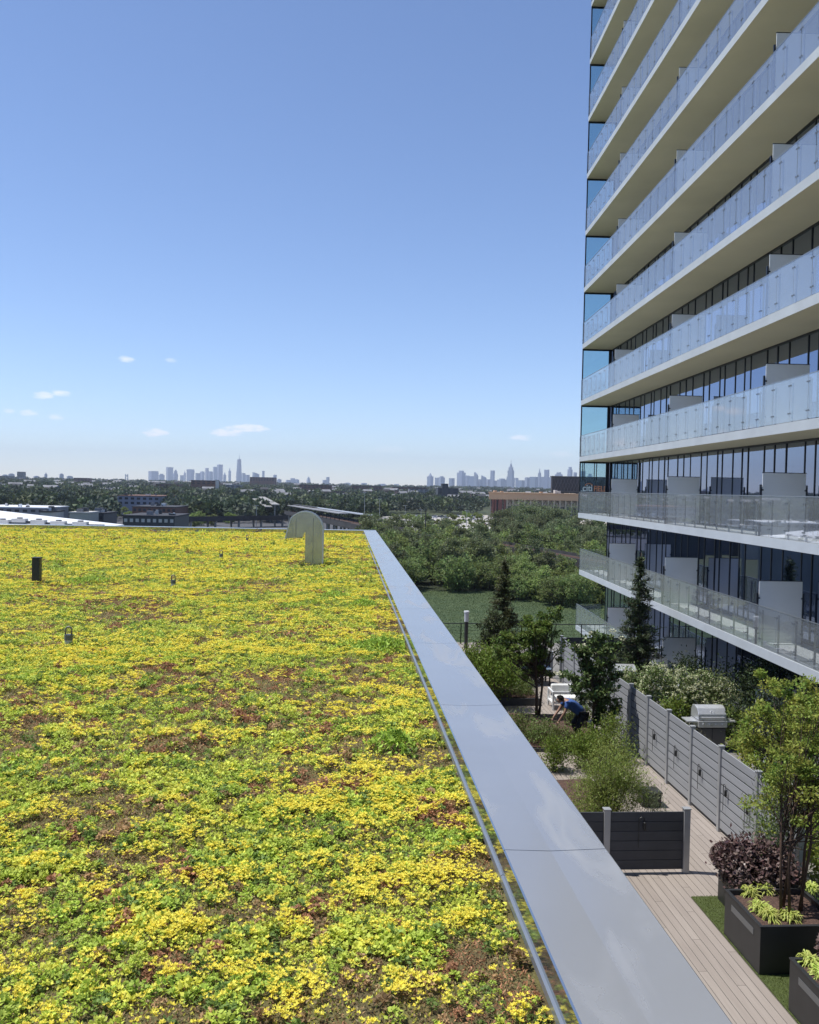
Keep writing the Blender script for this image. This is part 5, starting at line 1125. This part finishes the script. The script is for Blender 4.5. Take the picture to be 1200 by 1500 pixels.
# ---- the city on the horizon
sk1 = mat('far tower grey', (.28, .32, .40), rough=.7, obj=.12); sk2 = mat('far tower haze blue', (.20, .25, .34), rough=.5, obj=.12); sk3 = mat('far tower pale', (.38, .42, .48), rough=.7, obj=.12)  # blue of the hazy air is put into these wall colours
def sky_tower(label, u0, u1, v, Y, m, kind='box', name='skyline_tower'):
    a, c = at(u0, v, Y), at(u1, v, Y); x0, x1 = a[0], c[0]; z = (a[2]+c[2])/2; w = x1-x0; cx = (x0+x1)/2; zb = -20.0; d = max(w, 40)
    t = MB()
    if kind == 'box': t.box(x0, x1, Y, Y+d, zb, z)
    elif kind == 'step':
        t.box(x0, x1, Y, Y+d, zb, z*.72); t.box(x0+w*.15, x1-w*.15, Y+d*.15, Y+d*.85, z*.72, z*.9); t.box(x0+w*.32, x1-w*.32, Y+d*.3, Y+d*.7, z*.9, z)
    elif kind == 'slant': t.add([(x0, Y, zb), (x1, Y, zb), (x1, Y+d, zb), (x0, Y+d, zb), (x0, Y, z), (x1, Y, z*.86), (x1, Y+d, z*.86), (x0, Y+d, z)], MB.BF)
    elif kind == 'point':
        t.box(x0, x1, Y, Y+d, zb, z*.78); t.tube([(cx, Y+d/2, z*.78), (cx, Y+d/2, z*.88), (cx, Y+d/2, z)], [w*.45, w*.25, 2], 8)
    elif kind == 'taper':      # tapered glass tower with a mast
        t.tube([(cx, Y+d/2, zb), (cx, Y+d/2, z*.35), (cx, Y+d/2, z)], [w*.62, w*.60, w*.40], 8); t.tube([(cx, Y+d/2, z), (cx, Y+d/2, z*1.19)], [5, 1.5], 6)
    elif kind == 'spire':      # setback tower with long spire
        t.box(x0, x1, Y, Y+d, zb, z*.42); t.box(x0+w*.12, x1-w*.12, Y+d*.1, Y+d*.9, z*.42, z*.66); t.box(x0+w*.22, x1-w*.22, Y+d*.2, Y+d*.8, z*.66, z*.76); t.tube([(cx, Y+d/2, z*.76), (cx, Y+d/2, z*.86), (cx, Y+d/2, z*.88), (cx, Y+d/2, z)], [w*.24, w*.14, w*.05, 2], 8)
    elif kind == 'dome': t.box(x0, x1, Y, Y+d, zb, z*.9); t.box(x0+w*.2, x1-w*.2, Y+d*.2, Y+d*.8, z*.9, z)
    if kind in ('box', 'step', 'dome', 'slant', 'point', 'spire'):      # towers stand at an angle to the view, so two faces show
        an = rs.choice([-1, 1])*rs.uniform(.35, .8); dd = d/2; ca, sa = math.cos(an), math.sin(an); sh = 1.18/(abs(ca)+abs(sa)); q_ = w/d
        t.v = [(cx+((vx-cx)*ca-(vy-Y-dd)*q_*sa)*sh, Y+dd+((vx-cx)*sa+(vy-Y-dd)*q_*ca)*sh, vz) for vx, vy, vz in t.v]
    o = t.build(name, m); tag(o, label, 'skyscraper', 'far city skyline towers'); return o
L1, L2 = 14500, 11500
left = [(217, 230, 690, 'box'), (232, 240, 694, 'dome'), (243, 252.4, 684.3, 'box'), (253.4, 260, 688, 'step'), (264, 269, 696, 'box'), (269, 272, 689, 'point'), (273.8, 283, 687.4, 'box'), (286, 293, 693, 'box'), (293.2, 299, 690.5, 'box'), (300.8, 305.2, 685.5, 'box'), (305.5, 311, 690.5, 'box'), (312, 317.8, 683.8, 'box'), (318, 325.5, 680.4, 'box'), (327, 331, 691.5, 'point'), (334.6, 338.2, 684.5, 'point')]
ords = ['first', 'second', 'third', 'fourth', 'fifth', 'sixth', 'seventh', 'eighth', 'ninth', 'tenth', 'eleventh', 'twelfth', 'thirteenth', 'fourteenth', 'fifteenth', 'sixteenth', 'seventeenth', 'eighteenth', 'nineteenth', 'twentieth', 'twenty first', 'twenty second', 'twenty third', 'twenty fourth', 'twenty fifth', 'twenty sixth', 'twenty seventh', 'twenty eighth', 'twenty ninth', 'thirtieth', 'thirty first', 'thirty second']
desc = {'box': 'flat topped tower', 'dome': 'tower with narrower top', 'step': 'stepped tower', 'point': 'thin pointed tower', 'slant': 'slant roofed tower', 'spire': 'tall setback tower with long spire'}
for i, (a, c, v, k) in enumerate(left): sky_tower(f'hazy {desc[k]}, {ords[i]} from the left in the left skyline cluster', a, c, v, L1+rs.uniform(-400, 400), [sk1, sk2, sk3][i % 3], k)
sky_tower('tallest tapered glass tower with mast in the left skyline cluster', 346.6, 353.6, 672.5, L1, sk2, 'taper')
for i, (a, c, v, k) in enumerate([(354.5, 359, 693, 'box'), (359.5, 365, 695.5, 'box'), (370, 379, 692, 'slant'), (384.2, 387.2, 689.6, 'box'), (400.5, 405, 695.5, 'box'), (406, 412, 701.5, 'dome'), (419, 425, 703, 'box'), (426, 432, 700.5, 'box'), (432.2, 438, 702, 'dome'), (449.5, 454.5, 698.5, 'step'), (473, 478, 703, 'box'), (478.3, 482.5, 698.8, 'box'), (505, 513, 707, 'dome'), (530, 537, 707.5, 'box'), (556, 565, 708.5, 'dome'), (578, 584, 709, 'box')]):
    sky_tower(f'small hazy {desc[k]}, {ords[i]} to the right of the tallest tapered tower', a, c, v, 12500+rs.uniform(-400, 400), [sk3, sk1, sk2][i % 3], k)
right = [(627, 635, 692.5, 'point'), (638, 643.5, 699.5, 'box'), (643.8, 651.5, 697.5, 'dome'), (659, 666, 700.5, 'box'), (671.3, 682.2, 689.4, 'dome'), (682.4, 688, 696.6, 'box'), (688.2, 701, 697.5, 'box'), (695.5, 700.4, 691.6, 'slant'), (701.5, 705.5, 702, 'box'), (706, 713, 696.4, 'slant'), (713.5, 719.2, 702, 'box'), (719.5, 725.2, 689.2, 'box'), (725.4, 730.5, 704, 'box'), (731, 743, 701, 'dome'), (743.2, 748, 698, 'box')]
for i, (a, c, v, k) in enumerate(right): sky_tower(f'hazy {desc[k]}, {ords[i]} from the left in the right skyline cluster', a, c, v, L2+rs.uniform(-300, 300), [sk2, sk1, sk1][i % 3], k)
sky_tower('tall hazy setback tower with long spire in the right skyline cluster', 744.5, 755.5, 673.5, L2-400, sk1, 'spire')
for i, (a, c, v, k) in enumerate([(755.8, 760, 700, 'box'), (761, 770, 703.5, 'box'), (770.3, 776, 699.3, 'box'), (776.3, 778, 705, 'box'), (778.2, 789, 698.4, 'box'), (789.3, 793.3, 685.5, 'point'), (793.5, 798.4, 698.5, 'box'), (798.7, 805.4, 688, 'box'), (806, 814, 699, 'box'), (815, 825.5, 692, 'dome'), (826.5, 832, 699, 'box'), (833, 839.3, 684, 'dome'), (841.5, 845.5, 692, 'box'), (851, 858, 690, 'box'), (862, 869, 694, 'dome')]):
    sky_tower(f'hazy {desc[k]}, {ords[i]} to the right of the tall spired tower', a, c, v, L2-800+rs.uniform(-300, 300), [sk1, sk2, sk1][i % 3], k)
for i, (u, w, v, k) in enumerate([(6, 8, 695, 'dome'), (15, 9, 693.5, 'dome'), (52, 8, 697, 'dome'), (66, 4, 692, 'point'), (89, 6, 693.5, 'dome'), (101, 9, 697, 'dome'), (135, 7, 701.5, 'box'), (143, 6, 702, 'dome')]):
    sky_tower(f'faint hazy {desc[k]}, {ords[i]} from the left edge of the photo', u-w/2, u+w/2, v, 7500+rs.uniform(-300, 300), sk1, k)
# twin bridge pylons left of the skyline
t = thing('bridge_pylon', 'pale twin legged bridge pylon on the horizon left of the city', 'bridge', (*at(185, 700, 9000)[:2], -10))
pz = float(at(185, 694.5, 9000)[2])
for u in (183.3, 186.3): xx = float(at(u, 700, 9000)[0]); b = MB(); b.box(xx, xx+8, 9000, 9012, -12, pz); b.build('pylon_leg', sk3, t)
xx = float(at(183.3, 700, 9000)[0]); b = MB(); b.box(xx+8.1, xx+20.5, 9001, 9010, pz-22, pz-12); b.build('crossbeam', sk3, t)

# ------------------------------------------------------------------ haze
HZ = 6.0e-5
b = MB(); b.box(-15800, 15800, -15800, 15800, GZ-8, 560)
hm_ = bpy.data.materials.new('haze'); hm_.use_nodes = True; t = hm_.node_tree; t.nodes.remove(t.nodes['Principled BSDF'])
pv = t.nodes.new('ShaderNodeVolumePrincipled'); pv.inputs['Color'].default_value = (.78, .86, 1, 1); pv.inputs['Density'].default_value = HZ; pv.inputs['Density Attribute'].default_value = ''; pv.inputs['Anisotropy'].default_value = .1
t.links.new(pv.outputs[0], t.nodes['Material Output'].inputs['Volume'])
tag(b.build('haze', hm_), kind='stuff')
S['built'] = 1
